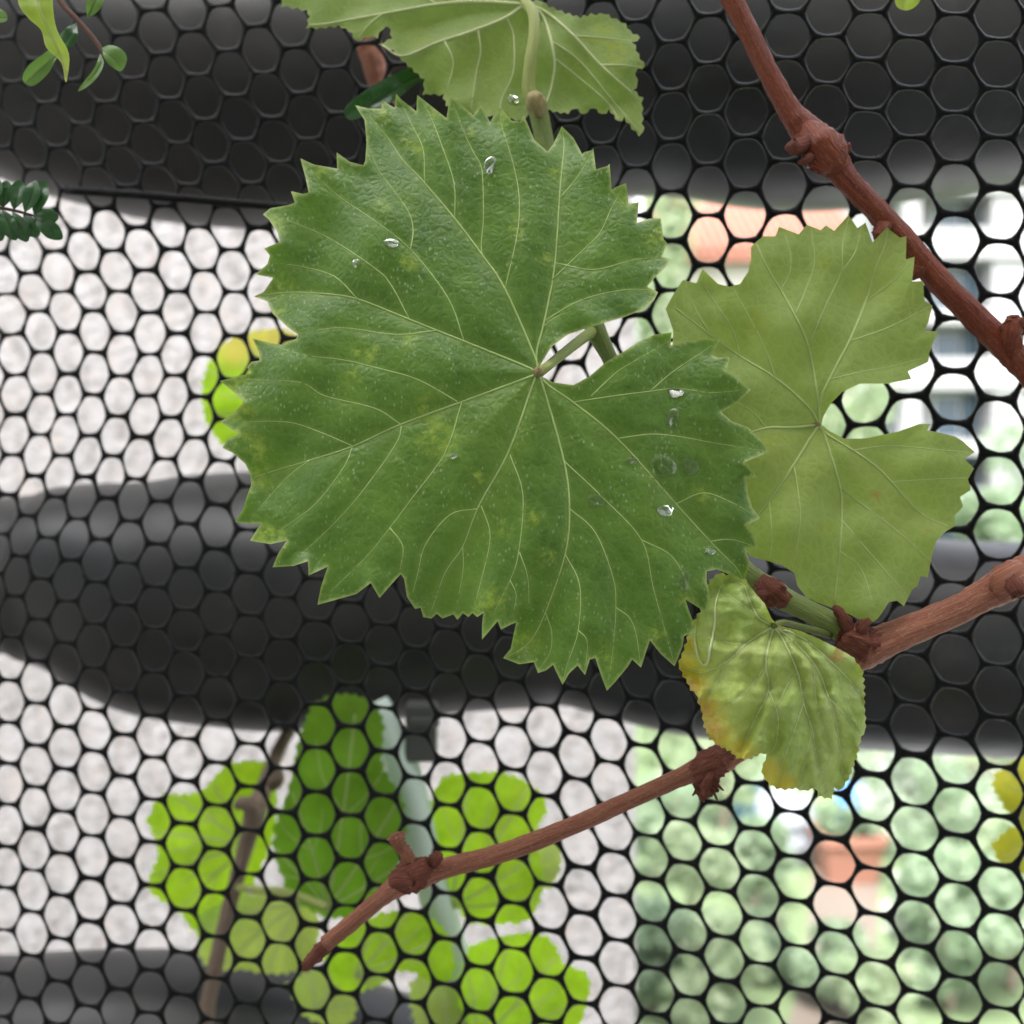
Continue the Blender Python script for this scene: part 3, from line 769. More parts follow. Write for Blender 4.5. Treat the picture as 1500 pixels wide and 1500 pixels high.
# ---- main leaf
OUT1 = [(786,544),(798,524),(808,508),(832,490),(868,478),(916,464),(940,454),(958,440),(964,428),(948,420),(960,406),(976,390),(983,380),(970,376),(977,356),(972,350),(968,320),(952,320),(933,326),(936,296),(921,298),(917,268),(900,275),(896,278),(893,240),(890,243),(873,248),(869,217),(867,220),(855,223),(853,226),(840,202),(823,185),(810,212),(802,222),(783,205),(767,168),(762,178),(750,177),(731,155),(718,179),(705,154),(693,168),(670,150),(659,142),(654,173),(620,146),(611,139),(610,163),(588,146),(580,137),(578,158),(560,147),(559,159),(540,159),(520,154),
(526,164),(534,176),(537,208),(535,236),(532,242),(512,237),(493,223),(494,247),(460,241),(440,232),(448,262),(452,282),(444,284),(426,280),(432,297),(420,301),(396,305),(385,314),(394,322),(406,340),(410,354),(387,364),(395,374),(392,386),(374,402),(400,407),(386,428),(372,434),(392,442),(394,448),(400,460),(420,478),(436,490),(434,496),(412,505),(394,502),(370,496),(380,518),(380,528),(368,530),(362,538),(368,546),(346,552),(322,558),(342,574),(358,588),(342,606),(322,618),(332,624),(350,636),(332,644),(326,656),(342,664),(360,680),(366,694),(368,710),(362,726),(356,746),(344,764),(360,767),(382,767),(366,792),(396,797),(420,792),(408,810),(399,831),(430,829),(451,822),(452,843),(480,830),(470,860),(465,886),(490,879),(522,870),(543,854),(556,876),(568,862),(587,841),
(592,848),(596,874),(608,892),(616,890),(620,904),(632,906),(640,899),(648,906),(664,900),(670,908),(678,898),(686,904),(692,898),(699,904),(708,898),(706,914),(706,937),(729,910),(734,922),(748,915),(756,912),(748,950),(737,964),(760,973),(782,970),(788,986),(800,982),(810,974),(824,1003),(834,986),(846,975),(857,989),(864,966),(872,964),(880,988),(889,1012),(902,998),(920,976),(926,966),(939,978),(946,956),(952,938),(968,958),(988,976),(994,962),(1000,946),(1002,932),(1016,926),(1017,914),(1009,894),(1004,878),(1020,888),(1032,896),(1037,888),(1039,868),(1035,852),(1035,837),(1050,834),(1070,842),(1090,854),(1098,824),(1092,803),(1111,802),(1102,782),(1092,770),(1114,759),(1102,744),(1096,724),(1093,700),(1111,700),(1100,688),(1091,677),(1110,669),(1126,661),(1116,646),(1096,626),(1072,617),(1057,604),(1080,590),(1100,571),(1076,552),(1062,544),(1070,523),(1052,524),(1043,520),(1055,497),(1032,496),(1006,500),(982,506),(984,487),(960,490),(936,500),(910,517),(888,530),(864,551),(840,564),(810,560),(795,552)]
J1 = (788, 546)
V1 = [
 [[J1,(784,524),(740,424),(706,373),(666,320),(622,268),(590,234),(568,202),(541,170)], [
   [(706,374),(705,356),(708,318),(706,250),(694,224),(680,194),(664,152)], [(666,320),(665,268),(646,210),(628,165),(614,146)], [(622,266),(620,220),(606,188),(584,145)],
   [(740,422),(758,340),(760,284),(750,234),(736,188),(732,162)]]],
 [[J1,(786,516),(796,476),(812,392),(820,280),(826,216),(824,192)], [[(796,478),(815,464),(836,456)], [(808,410),(850,370),(878,342),(896,304),(912,276)], [(813,385),(870,395),(930,380),(972,378)], [(820,290),(845,260),(866,226)], [(797,470),(850,440),(910,425),(955,424)]]],
 [[J1,(764,534),(680,500),(600,468),(524,438),(472,430),(420,428),(380,433)], [
   [(680,500),(656,436),(600,364),(544,320),(492,284),(446,240)], [(601,366),(605,336),(598,310),(576,278),(554,248),(536,204)], [(600,468),(572,416),(548,392),(488,352),(440,330),(396,314)],
   [(524,438),(490,405),(440,390),(395,385)], [(640,484),(580,490),(500,480),(440,488)]]],
 [[J1,(773,553),(678,588),(586,622),(516,654),(454,674),(400,690),(370,700)], [
   [(670,588),(612,556),(557,540),(502,527),(447,520),(385,502)], [(586,621),(549,598),(476,580),(439,560),(360,556)], [(676,590),(652,663),(604,729),(571,773),(535,817),(475,875)], [(571,773),(590,800),(586,835)],
   [(588,624),(580,650),(535,714),(491,765),(430,822)], [(516,655),(503,685),(460,740),(405,780)], [(516,653),(469,633),(420,618),(340,618)], [(454,674),(420,700),(370,756)]]],
 [[J1,(780,564),(745,661),(701,741),(678,800),(652,839),(632,895)], [
   [(747,666),(766,725),(760,806),(747,850),(708,926)], [(761,809),(773,846),(775,890)], [(747,850),(756,872),(750,905)], [(705,741),(718,787),(703,857),(694,892)], [(700,745),(659,754),(623,798),(612,840),(604,870)], [(678,802),(678,839),(668,890)]]],
 [[J1,(797,571),(826,675),(834,743),(828,811),(799,897),(775,941),(744,962)], [
   [(826,675),(883,729),(940,791),(957,861),(979,941),(987,970)], [(940,791),(978,810),(998,835),(1018,880)], [(834,745),(872,780),(898,846),(902,890),(898,949),(890,1006)], [(902,890),(922,905),(932,930),(938,972)],
   [(828,812),(849,857),(847,923),(832,970),(825,996)], [(847,923),(860,940),(857,982)], [(799,897),(808,925),(806,955),(790,980)]]],
 [[J1,(803,564),(839,589),(905,643),(990,738),(1045,798),(1078,831),(1088,848)], [
   [(839,589),(898,580),(953,573),(993,569),(1040,575),(1092,571)], [(866,580),(900,548),(922,533),(980,500)], [(906,642),(952,636),(992,639),(1048,649),(1118,660)], [(990,738),(1030,722),(1070,735),(1108,757)], [(953,572),(985,545),(1030,515),(1050,500)], [(1040,793),(1070,790),(1105,800)]]],
]
def dep1(X, dp, da, de):
    dx, dy = X[:, 0] - 788, X[:, 1] - 545
    d = .2465 + 4.6e-8 * (dx * dx + dy * dy) - 2.6e-5 * dy
    d -= .0030 * (1 - np.exp(-dp / 55)) + .0006 * (1 - np.exp(-da / 13))
    d += .0011 * waves(X, 3, 160) * (1 - np.exp(-np.hypot(dx, dy) / 150)) + .00010 * waves(X, 5, 42)
    d += .0013 * np.exp(-de / 16) * waves(X, 9, 70)
    d += .0035 * np.exp(-(((X[:, 0] - 640) / 50) ** 2 + ((X[:, 1] - 915) / 35) ** 2))       # rolled-back margin
    return d
sp1 = [(598,205,17),(612,218,10),(545,517,16),(520,552,13),(528,515,12),(600,497,12),(1030,722,17),(778,757,17),(740,775,13),(802,818,13),(705,890,16),(410,420,24),(405,465,22),(815,255,13),(760,335,16),(1005,878,15),(395,785,16),(352,640,18),(470,250,14),(600,385,14),(640,640,30),(700,700,14),(620,600,22),(955,425,12),(380,660,22),(430,240,12),(350,600,24),(345,560,20),(400,330,20),(395,790,28),(375,700,26),(460,860,20),(720,880,22),(770,940,22),(880,960,22),(960,930,18),(920,290,20),(960,350,18),(640,160,18),(560,165,16),(740,170,16),(690,190,10),(800,380,14),(560,300,14)]
L1, dat1 = leaf(OUT1, V1, dep1, M_leaf1, M_vein1, vine, (788, 548), 4.6, sp1, (), (3.7, .7), 'large dark green toothed leaf with pale veins and water drops')
P = [(788, 547, .2462, 8), (805, 534, .2475, 7), (830, 514, .255, 7.5), (852, 497, .264, 8), (872, 483, .270, 9)]
cane('petiole', P, M_pet, L1, 12, .02, 19)
Q = pts([(787, 545), (789, 547)], dat1(np.array([[787., 545.], [789., 547.]])) - .0006)
tube('vein_junction', np.vstack([Q[:1] + (-.0009, 0, 0), Q[:1] + (0, -.0004, 0), Q[1:] + (.0008, 0, 0)]), np.array([.0006, .0014, .0007]), M_petb, L1, 10, .1, 3)

# ---- right leaf, thin and lit through
OUT2 = [(986,484),(978,460),(975,452),(986,432),(1000,410),(1020,415),(1029,394),(1052,416),(1068,420),(1084,416),(1096,398),(1100,380),(1100,362),(1108,354),(1118,346),(1136,346),(1141,332),(1170,343),(1182,329),(1202,337),(1210,330),(1222,338),(1243,315),(1256,334),(1268,326),(1278,355),(1299,333),(1318,348),(1328,346),(1327,380),(1340,376),(1336,412),(1352,412),(1354,440),(1366,448),(1360,472),(1354,484),(1374,486),(1366,504),(1361,518),(1360,530),(1330,544),(1335,555),(1300,562),(1260,562),(1234,574),(1218,590),(1206,610),(1203,622),(1216,632),(1238,643),(1268,642),(1316,632),(1346,621),(1364,621),(1358,630),(1376,634),(1398,639),(1410,646),(1428,662),(1412,672),(1427,686),(1418,702),(1422,718),(1406,728),(1411,742),(1398,756),(1400,770),(1386,778),(1372,792),(1366,810),(1362,830),(1359,846),(1348,844),(1344,858),(1336,864),(1324,888),(1314,880),(1302,882),(1296,892),(1286,906),(1279,911),(1264,910),(1240,898),(1218,890),(1196,882),(1180,874),(1168,858),(1164,840),(1146,828),(1126,822),(1102,816),(1084,800),(1072,760),(1060,730),(1066,700),(1048,680),(1050,640),(1030,610),(1028,580),(1005,560),(1004,530),(985,510)]
J2 = (1200, 622)
V2 = [
 [[J2,(1198,584),(1184,508),(1164,462),(1143,424),(1126,396),(1108,358)], [[(1184,508),(1208,450),(1232,398),(1234,360),(1243,320)], [(1164,462),(1178,430),(1193,384),(1188,336)], [(1143,424),(1156,402),(1158,372),(1150,345)], [(1232,398),(1252,370),(1262,332)]]],
 [[J2,(1202,586),(1220,546),(1244,500),(1268,442),(1280,398),(1296,360),(1300,338)], [[(1216,556),(1260,545),(1300,538),(1350,525)], [(1268,442),(1310,410),(1334,382)], [(1244,500),(1300,480),(1360,450)]]],
 [[J2,(1182,594),(1136,554),(1084,522),(1040,490),(990,452)], [[(1135,552),(1118,504),(1092,454),(1075,424)], [(1084,522),(1072,480),(1032,420),(1030,400)], [(1040,490),(1020,455),(1003,415)]]],
 [[J2,(1160,626),(1123,627),(1085,640),(1056,660)], [[(1123,627),(1098,600),(1060,580)]]],
 [[J2,(1190,637),(1163,680),(1127,733),(1100,768),(1080,790)], [[(1163,682),(1172,750),(1167,800),(1160,834)], [(1127,735),(1131,790),(1127,820)]]],
 [[J2,(1207,635),(1230,713),(1233,760),(1230,807),(1222,888)], [[(1230,714),(1320,783),(1364,822)], [(1233,762),(1300,840),(1328,872)], [(1230,807),(1262,835),(1284,902)]]],
 [[J2,(1210,635),(1283,683),(1347,750),(1390,772)], [[(1247,660),(1300,653),(1367,658),(1422,663)], [(1305,706),(1360,702),(1416,700)]]],
]
def dep2(X, dp, da, de):
    dx, dy = X[:, 0] - 1200, X[:, 1] - 622
    return .2625 + 2.2e-8 * (dx * dx + dy * dy) - 1.0e-5 * dy - .0016 * (1 - np.exp(-dp / 50)) - .0008 * (1 - np.exp(-da / 16)) + .0016 * waves(X, 13, 150) + .0007 * np.exp(-de / 20) * waves(X, 14, 90)
L2, dat2 = leaf(OUT2, V2, dep2, M_leaf2, M_vein2, vine, J2, 6.0, [(1068,443,9),(1206,385,14),(1214,778,16),(1130,650,30),(1110,470,22)], [(1283,727,9),(1360,772,9)], (4.5, 1.6), 'thin yellowish green leaf lit through, behind the large leaf', rimk=.35, vglow=4)
pj = dat2(np.array([[1200., 622.], [1165., 626.], [1130., 634.]]))
cane('petiole', [(1200, 622, pj[0] + .0006, 7), (1165, 626, pj[1] + .0022, 7), (1130, 634, pj[2] + .003, 8), (1060, 662, .269, 8), (985, 700, .2700, 9)], M_petb, L2, 10, .03, 22)

# ---- young puckered leaf, yellowing at the margin
OUT3 = [(1040,850),(1054,840),(1074,844),(1092,850),(1104,866),(1120,884),(1130,906),(1140,916),(1172,924),(1200,936),(1220,946),(1246,960),(1262,980),(1266,1006),(1266,1034),(1268,1070),(1261,1080),(1256,1104),(1244,1136),(1234,1156),(1222,1154),(1218,1170),(1208,1169),(1200,1164),(1194,1154),(1178,1158),(1166,1154),(1150,1156),(1138,1154),(1124,1146),(1118,1136),(1116,1124),(1124,1108),(1120,1102),(1108,1106),(1096,1112),(1080,1110),(1070,1100),(1058,1094),(1040,1082),(1032,1064),(1028,1040),(1020,1016),(1012,1010),(1002,990),(994,974),(1000,958),(1010,928),(1016,910),(1026,896),(1034,870)]
def teeth(poly, amp, per, seed=0, skip=None):
    rg = np.random.default_rng(seed)
    R = resample(poly, per * .5)
    T = np.roll(R, -1, 0) - np.roll(R, 1, 0)
    N = np.stack([T[:, 1], -T[:, 0]], 1); N /= np.linalg.norm(N, axis=1)[:, None] + 1e-9
    area = 0.5 * np.sum(poly_x(R)); N *= 1 if area > 0 else -1
    out = []
    for i, p in enumerate(R):
        a = amp * rg.uniform(.5, 1.2) if i % 2 == 0 else -amp * rg.uniform(.1, .5)
        if skip is not None and skip(p): a *= .1
        out.append(p + N[i] * a)
    return np.array(out)
def poly_x(R):
    S = np.roll(R, -1, 0)
    return R[:, 0] * S[:, 1] - S[:, 0] * R[:, 1]
OUT3t = teeth(OUT3, 2.4, 13, 2, lambda p: p[1] < 960 and p[0] > 1095)
J3 = (1133, 917)
V3 = [
 [[J3,(1112,905),(1098,880),(1090,858),(1070,850)], [[(1112,905),(1080,880),(1050,862)]]],
 [[J3,(1112,930),(1092,944),(1066,968),(1030,985),(1000,978)], [[(1092,944),(1060,940),(1030,925)], [(1066,968),(1050,1000),(1030,1030)]]],
 [[J3,(1126,945),(1122,975),(1126,1010),(1108,1050),(1084,1100)], [[(1122,975),(1095,1010),(1050,1045),(1034,1056)], [(1126,1010),(1140,1050),(1136,1090),(1128,1104)]]],
 [[J3,(1147,938),(1168,984),(1177,1030),(1190,1070),(1196,1110),(1208,1160)], [[(1177,1030),(1160,1080),(1146,1120),(1140,1148)], [(1168,984),(1150,1010),(1130,1060)], [(1190,1070),(1180,1110),(1170,1150)]]],
 [[J3,(1153,931),(1192,972),(1214,1022),(1227,1072),(1236,1140)], [[(1214,1022),(1240,1050),(1262,1082)], [(1192,972),(1196,1030),(1215,1100)]]],
 [[J3,(1178,936),(1228,980),(1254,1008),(1265,1030)], [[(1228,980),(1236,1020),(1256,1060)]]],
]
def dep3(X, dp, da, de):
    dx, dy = X[:, 0] - 1140, X[:, 1] - 990
    d = .2400 + 5.5e-7 * dx * dx + 3.0e-7 * np.maximum(dy, 0) ** 2 + 2e-5 * np.maximum(-dy, 0) - 1.5e-5 * dx * (dx < 0) * .3
    d -= .0019 * (1 - np.exp(-dp / 14)) + .0011 * (1 - np.exp(-da / 6))
    d += .0013 * waves(X, 33, 55) + .0004 * waves(X, 34, 24) + .0016 * np.exp(-de / 8) * waves(X, 35, 34)
    return d
L3, dat3 = leaf(OUT3t, V3, dep3, M_leaf3, M_vein4, vine, J3, 3.6, [(1000,975,24),(1013,1000,24),(1032,1050,30),(1048,1082,28),(1082,1104,24),(1124,1134,24),(1150,1150,18),(1008,945,14)], [(1012,1006,14),(1030,1040,20),(1042,1068,20),(1225,962,12),(1145,918,9)], (3.6, .8), 'small puckered young leaf turning yellow and orange along its margin', rimk=.5)
Q = np.array([(1019, 915), (1018, 938), (1022, 960), (1030, 973), (1037, 970), (1041, 948), (1047, 915), (1048, 885), (1056, 858)], float); Q = catmull(Q, 5)
tube('margin_fold', pts(Q, dat3(Q) - .0006), np.interp(np.linspace(0, 1, len(Q)), [0, .2, .55, .8, 1], [.5, 1.5, 1.7, 1.0, .4]) / F * .24, M_fold, L3, 8, .22, 77)
cane('petiole', [(1133, 917, .2405, 4.5), (1147, 912, .247, 4.5), (1172, 918, .254, 5), (1215, 930, .260, 6)], M_shoot, L3, 10, .03, 23)

# ---- top leaf seen from below
OUT4 = [(775,2),(792,2),(804,10),(828,20),(850,26),(866,22),(886,20),(896,26),(916,36),(922,46),(938,55),(926,62),(938,86),(945,98),(930,102),(934,124),(928,132),(940,144),(940,174),(942,194),(936,198),(914,172),(906,178),(892,160),(882,168),(870,156),(854,168),(843,157),(832,166),(816,164),(800,160),(785,158),(764,176),(735,172),(700,168),(676,162),(654,154),(650,138),(630,138),(620,138),(622,116),(608,104),(594,92),(576,74),(556,65),(574,56),(570,38),(560,42),(552,54),(540,53),(522,60),(512,44),(496,37),(470,41),(450,40),(453,24),(450,15),(414,8),(408,-16),(430,-50),(470,-70),(480,-100),(540,-110),(580,-140),(640,-130),(690,-110),(720,-70),(745,-30),(760,-8)]
J4 = (770, 6)
V4 = [
 [[J4,(740,26),(690,46),(640,62),(590,82),(560,66)], [[(742,25),(752,52),(752,105),(735,145),(732,170)], [(700,44),(704,75),(698,105),(690,160)], [(650,58),(664,90),(655,130)]]],
 [[J4,(700,2),(640,6),(560,20),(480,34),(452,36)], [[(640,6),(600,-20),(540,-60)], [(560,20),(540,36),(524,56)]]],
 [[J4,(740,-30),(690,-70),(620,-110),(590,-130)], [[(690,-70),(640,-60),(560,-80)]]],
 [[J4,(796,25),(812,85),(808,125),(798,158)], [[(812,85),(850,115),(890,150),(906,174)], [(808,60),(850,90),(900,150),(938,194)]]],
 [[J4,(800,18),(840,52),(880,95),(925,135)], [[(840,52),(880,55),(925,60)], [(880,95),(910,95),(940,98)]]],
]
def dep4(X, dp, da, de):
    dx, dy = X[:, 0] - 770, X[:, 1] - 10
    return .2905 + 4.0e-8 * (dx * dx) - 2.5e-5 * dy + .0018 * (1 - np.exp(-dp / 45)) + .0007 * (1 - np.exp(-da / 12)) + .0012 * waves(X, 43, 130) + .001 * np.exp(-de / 14) * waves(X, 44, 55)
L4, dat4 = leaf(teeth(OUT4, 2.6, 15, 4), V4, dep4, M_leaf4, M_vein3, vine, J4, 5.5, [(612,55,18),(900,80,30),(880,50,26)], (), (5.5, 1.8), 'pale green underside of a toothed leaf with raised veins above the large leaf', rimk=.5, vglow=4)
cane('petiole', [(786, 152, .281, 11), (775, 130, .281, 10), (777, 90, .280, 9), (783, 50, .281, 8.5), (781, 20, .284, 8), (770, 4, .2895, 8)], M_pet, L4, 12, .02, 24)

# ---------------- upper woody cane, right
ca = empty('vine_cane', pt(1480, 520, .272), 'bare reddish brown woody vine cane with a knotted node crossing the upper right mesh', 'vine cane')
cs = cane('stem', [(250, -1500, .30, 14), (560, -900, .285, 14), (800, -450, .275, 14), (960, -170, .272, 13.8), (1030, -70, .272, 14.2), (1073, 0, .272, 14.6), (1123, 100, .272, 14.6), (1155, 158, .272, 16.3), (1180, 190, .272, 22.4), (1202, 215, .272, 27.5), (1222, 238, .272, 22.4), (1245, 268, .272, 17.2), (1300, 325, .272, 17.2), (1370, 405, .272, 17.6), (1430, 466, .272, 18.1), (1475, 510, .272, 19.8), (1500, 538, .272, 18.1), (1580, 625, .272, 18.1), (1680, 730, .272, 18.1), (1950, 1010, .275, 18), (2500, 1560, .29, 20), (3000, 2100, .31, 22)], M_caneA, ca, 18, .045, 31)
lump([(1182, 190, .271, 17), (1200, 212, .268, 29), (1214, 228, .268, 28), (1228, 246, .271, 15)], ca, M_caneA, .12, 32, 'node')
lump([(1192, 208, .269, 13), (1172, 214, .266, 12), (1162, 216, .264, 11), (1158, 210, .263, 6)], ca, M_fibre, .15, 33, 'bud')
lump([(1222, 225, .268, 8), (1238, 218, .266, 8), (1244, 212, .266, 4)], ca, M_fibre, .2, 34, 'bud_scale')
lump([(1190, 228, .267, 8), (1180, 236, .265, 7), (1170, 238, .266, 3)], ca, M_fibre, .2, 35, 'bud_scale')
lump([(1480, 515, .271, 15), (1482, 490, .268, 14), (1484, 472, .268, 13), (1484, 462, .268, 7)], ca, M_caneA, .15, 36, 'bud')
lump([(1492, 480, .268, 8), (1502, 472, .266, 8), (1510, 466, .266, 3)], ca, M_fibre, .2, 37, 'bud_scale')
lump([(1296, 330, .271, 12), (1288, 343, .270, 10), (1284, 352, .270, 4)], ca, M_caneA, .15, 38, 'bud')
lump([(1348, 392, .271, 12), (1340, 400, .271, 11), (1334, 408, .271, 5)], ca, M_caneA, .15, 39, 'bud')

# ---------------- vine growing behind the mesh
M_rl = [mat_leaf('rear_leaf_bright', (0.15, 0.33, 0.012), (0.42, 0.60, 0.04), (0.52, 0.62, 0.16), (0.50, 0.88, 0.02), .5, .55, rim=(.4, .48, .1), spot=(.85, .62, .16), spotn=(.1, .35), speck=0, bump=.1, spec=.25),
        mat_leaf('rear_leaf_deep', (0.10, 0.22, 0.015), (0.16, 0.30, 0.025), (0.24, 0.36, 0.08), (0.18, 0.44, 0.01), .4, .55, rim=(.2, .3, .1), speck=0, bump=.1, spec=.25),
        mat_leaf('rear_leaf_pale', (0.28, 0.40, 0.09), (0.38, 0.49, 0.15), (0.45, 0.50, 0.2), (0.50, 0.66, 0.10), .5, .55, rim=(.4, .45, .2), speck=0, bump=.1, spec=.25),
        mat_leaf('rear_leaf_yellow', (0.44, 0.48, 0.03), (0.60, 0.55, 0.06), (0.6, 0.55, 0.2), (0.75, 0.75, 0.04), .5, .55, rim=(.5, .5, .2), spot=(.75, .6, .12), speck=0, bump=.1, spec=.25)]
M_rs = mat_bark('grey_brown_bark', (0.16, 0.11, 0.085), (0.25, 0.18, 0.145), (0.36, 0.29, 0.24), .75)
rv = empty('climbing_vine', pt(305, 1480, .435), 'climbing vine with grey brown stem and bright yellow green leaves behind the mesh', 'vine')
rs = cane('stem', [(285, 1620, .43, 12), (298, 1520, .43, 12), (312, 1430, .432, 11.5), (338, 1320, .436, 11), (360, 1240, .44, 12), (373, 1195, .44, 16), (388, 1150, .45, 12), (410, 1095, .47, 10), (432, 1055, .50, 10), (455, 1000, .56, 10), (520, 850, .585, 9), (540, 700, .57, 9), (500, 600, .56, 8)], M_rs, rv, 12, .05, 51)
lump([(374, 1196, .438, 12), (364, 1180, .434, 11), (352, 1176, .434, 8), (348, 1184, .434, 5)], rs, M_rs, .12, 52, 'tendril')
lump([(398, 1152, .45, 9), (404, 1140, .448, 11), (402, 1125, .448, 7)], rs, M_rs, .15, 53, 'bud')
def rear_leaf(poly, base, dpt, kind, seed, nv=5, spots=(), tilt=(0, 0), am=4):
    P0 = np.array(poly, float)
    C = P0.mean(0); B = np.array(base, float)
    Pc = np.vstack([P0, P0[:1]])
    R = catmull(Pc, 4)[:-1]
    R = teeth(R, am, 24, seed)
    vs = []
    ang0 = math.atan2(*(C - B)[::-1])
    for i in range(nv):
        a = ang0 + (i - (nv - 1) / 2) * (2.2 / nv)
        u = np.array([math.cos(a), math.sin(a)])
        L = 20
        while inside(np.array([B + (C - B) * .05 + u * L]), R)[0] and L < 300: L += 6
        L *= .95
        e = B + u * L
        n = np.array([-u[1], u[0]])
        vs.append([[tuple(B), tuple(B + u * L * .5 + n * 3), tuple(e)], [[tuple(B + u * L * .45), tuple(B + u * L * .62 + n * L * .13), tuple(B + u * L * .78 + n * L * .2)], [tuple(B + u * L * .5), tuple(B + u * L * .66 - n * L * .12), tuple(B + u * L * .84 - n * L * .18)]]])
    sc = np.abs(P0 - C).max()
    def dep(X, dp, da, de):
        q = (X - C) / sc
        return dpt + .006 * (q ** 2).sum(1) + tilt[0] * q[:, 0] + tilt[1] * q[:, 1] - .0016 * (1 - np.exp(-dp / 20)) + .001 * waves(X, seed, 90)
    o, dt = leaf(R, vs, dep, M_rl[kind], M_vein2, rv, base, 9, spots, (), (4, 1.6), rimk=.2)
    return o
rl = rear_leaf([(440, 1075), (465, 1028), (520, 1018), (560, 1050), (560, 1120), (592, 1180), (588, 1255), (555, 1325), (490, 1345), (430, 1312), (400, 1235), (425, 1150)], (480, 1330), .418, 1, 61, tilt=(-.006, .004))
cane('petiole', [(480, 1330, .418, 6), (430, 1310, .425, 6), (345, 1300, .436, 6)], M_pet, rl, 8)
rear_leaf([(216, 1200), (240, 1165), (290, 1162), (335, 1122), (392, 1120), (405, 1180), (392, 1245), (352, 1320), (300, 1372), (262, 1335), (218, 1300), (232, 1250)], (365, 1240), .452, 0, 62, tilt=(.004, 0))
rear_leaf([(290, 1340), (340, 1318), (420, 1300), (462, 1335), (460, 1400), (420, 1425), (360, 1420), (300, 1412)], (440, 1320), .447, 2, 63)
rear_leaf([(630, 1180), (650, 1140), (710, 1132), (765, 1142), (800, 1180), (782, 1225), (796, 1290), (775, 1345), (735, 1352), (690, 1350), (650, 1300), (640, 1240)], (660, 1330), .428, 0, 64)
rear_leaf([(690, 1385), (745, 1370), (800, 1372), (825, 1410), (862, 1432), (850, 1500), (800, 1560), (720, 1540), (670, 1460)], (700, 1530), .422, 0, 65)
rear_leaf([(470, 1390), (540, 1345), (610, 1335), (655, 1370), (665, 1425), (640, 1440), (590, 1420), (550, 1445), (500, 1450)], (520, 1430), .415, 0, 66)
rear_leaf([(600, 1440), (650, 1420), (690, 1440), (700, 1500), (650, 1530), (610, 1500)], (655, 1525), .43, 2, 67, 3)
rear_leaf([(420, 1440), (470, 1420), (520, 1450), (510, 1500), (450, 1490)], (460, 1480), .428, 2, 68, 3)
rear_leaf([(770, 1225), (810, 1215), (822, 1255), (806, 1300), (772, 1290)], (775, 1270), .44, 2, 69, 3, am=4)
o_ = rear_leaf([(296, 560), (318, 512), (372, 486), (430, 488), (470, 540), (465, 620), (400, 665), (335, 655), (302, 615)], (450, 600), .47, 0, 70, spots=[(395, 495, 48), (345, 508, 30), (430, 500, 45)])
cane('petiole', [(450, 600, .472, 6), (475, 600, .50, 6), (500, 602, .56, 6)], M_pet, o_, 8)
rv2 = empty('vine_sprig', pt(1600, 1250, .40), 'sprig of yellow lobed vine leaves hanging beside the garden view behind the mesh', 'vine')
_rv, rv = rv, rv2
rear_leaf([(1452, 1150), (1470, 1122), (1520, 1110), (1570, 1140), (1560, 1200), (1500, 1215), (1478, 1190)], (1540, 1195), .40, 3, 71, 3)
rear_leaf([(1455, 1235), (1480, 1215), (1530, 1205), (1580, 1235), (1550, 1290), (1490, 1275), (1462, 1262)], (1550, 1230), .41, 3, 72, 3)
cane('stem', [(1540, 1195, .401, 5), (1580, 1210, .405, 6), (1620, 1290, .41, 7), (1640, 1500, .42, 8), (1650, 1700, .43, 8)], M_rs, rv, 8, .04, 73)
cane('petiole', [(1550, 1230, .411, 4), (1585, 1225, .408, 5), (1592, 1236, .406, 5)], M_pet, rv, 8, .03, 74)

# ---------------- pale plastic garden stake with dark clip, behind the mesh
M_stake = mat_plain('pale_mint_plastic', (0.50, 0.60, 0.54), 0.35, 0.08, 40)
M_clip = mat_plain('dark_clip_plastic', (0.06, 0.062, 0.06), 0.5, 0.15, 60)
st_ = empty('garden_stake', pt(668, 1420, .425), 'pale mint green plastic stake with a dark clip among the climbing vine leaves', 'stake')
cane('rod', [(549, 1030, .436, 21), (560, 1052, .435, 23), (585, 1110, .433, 25), (606, 1180, .432, 25), (622, 1250, .432, 25), (640, 1320, .434, 25), (660, 1390, .437, 25), (690, 1500, .442, 24), (740, 1680, .45, 24)], M_stake, st_, 18, .01, 81)
c0 = pt(618, 1070, .434)
cl_ = box('clip', [(c0[0] - .006, c0[0] + .006, c0[1] - .007, c0[1] + .006, c0[2] - .011, c0[2] + .011), (c0[0] - .004, c0[0] + .0075, c0[1] - .0085, c0[1] - .0072, c0[2] + .003, c0[2] + .0065)], M_clip, st_)
md = cl_.modifiers.new('bevel', 'BEVEL'); md.width = .0012; md.segments = 2

# ---------------- black tie cord along the mesh
Q = catmull(np.array([(98, 279), (180, 284), (260, 290), (330, 296), (400, 302), (520, 312), (640, 322)], float), 6)
cd = tube('tie_cord', pts(Q, net_depth(Q) - .0022), 6.5 / F * net_depth(Q), M_net, None, 10, .03, 91)
tag(cd, 'thin black cord laced horizontally along the mesh beside the large leaf', 'cord')

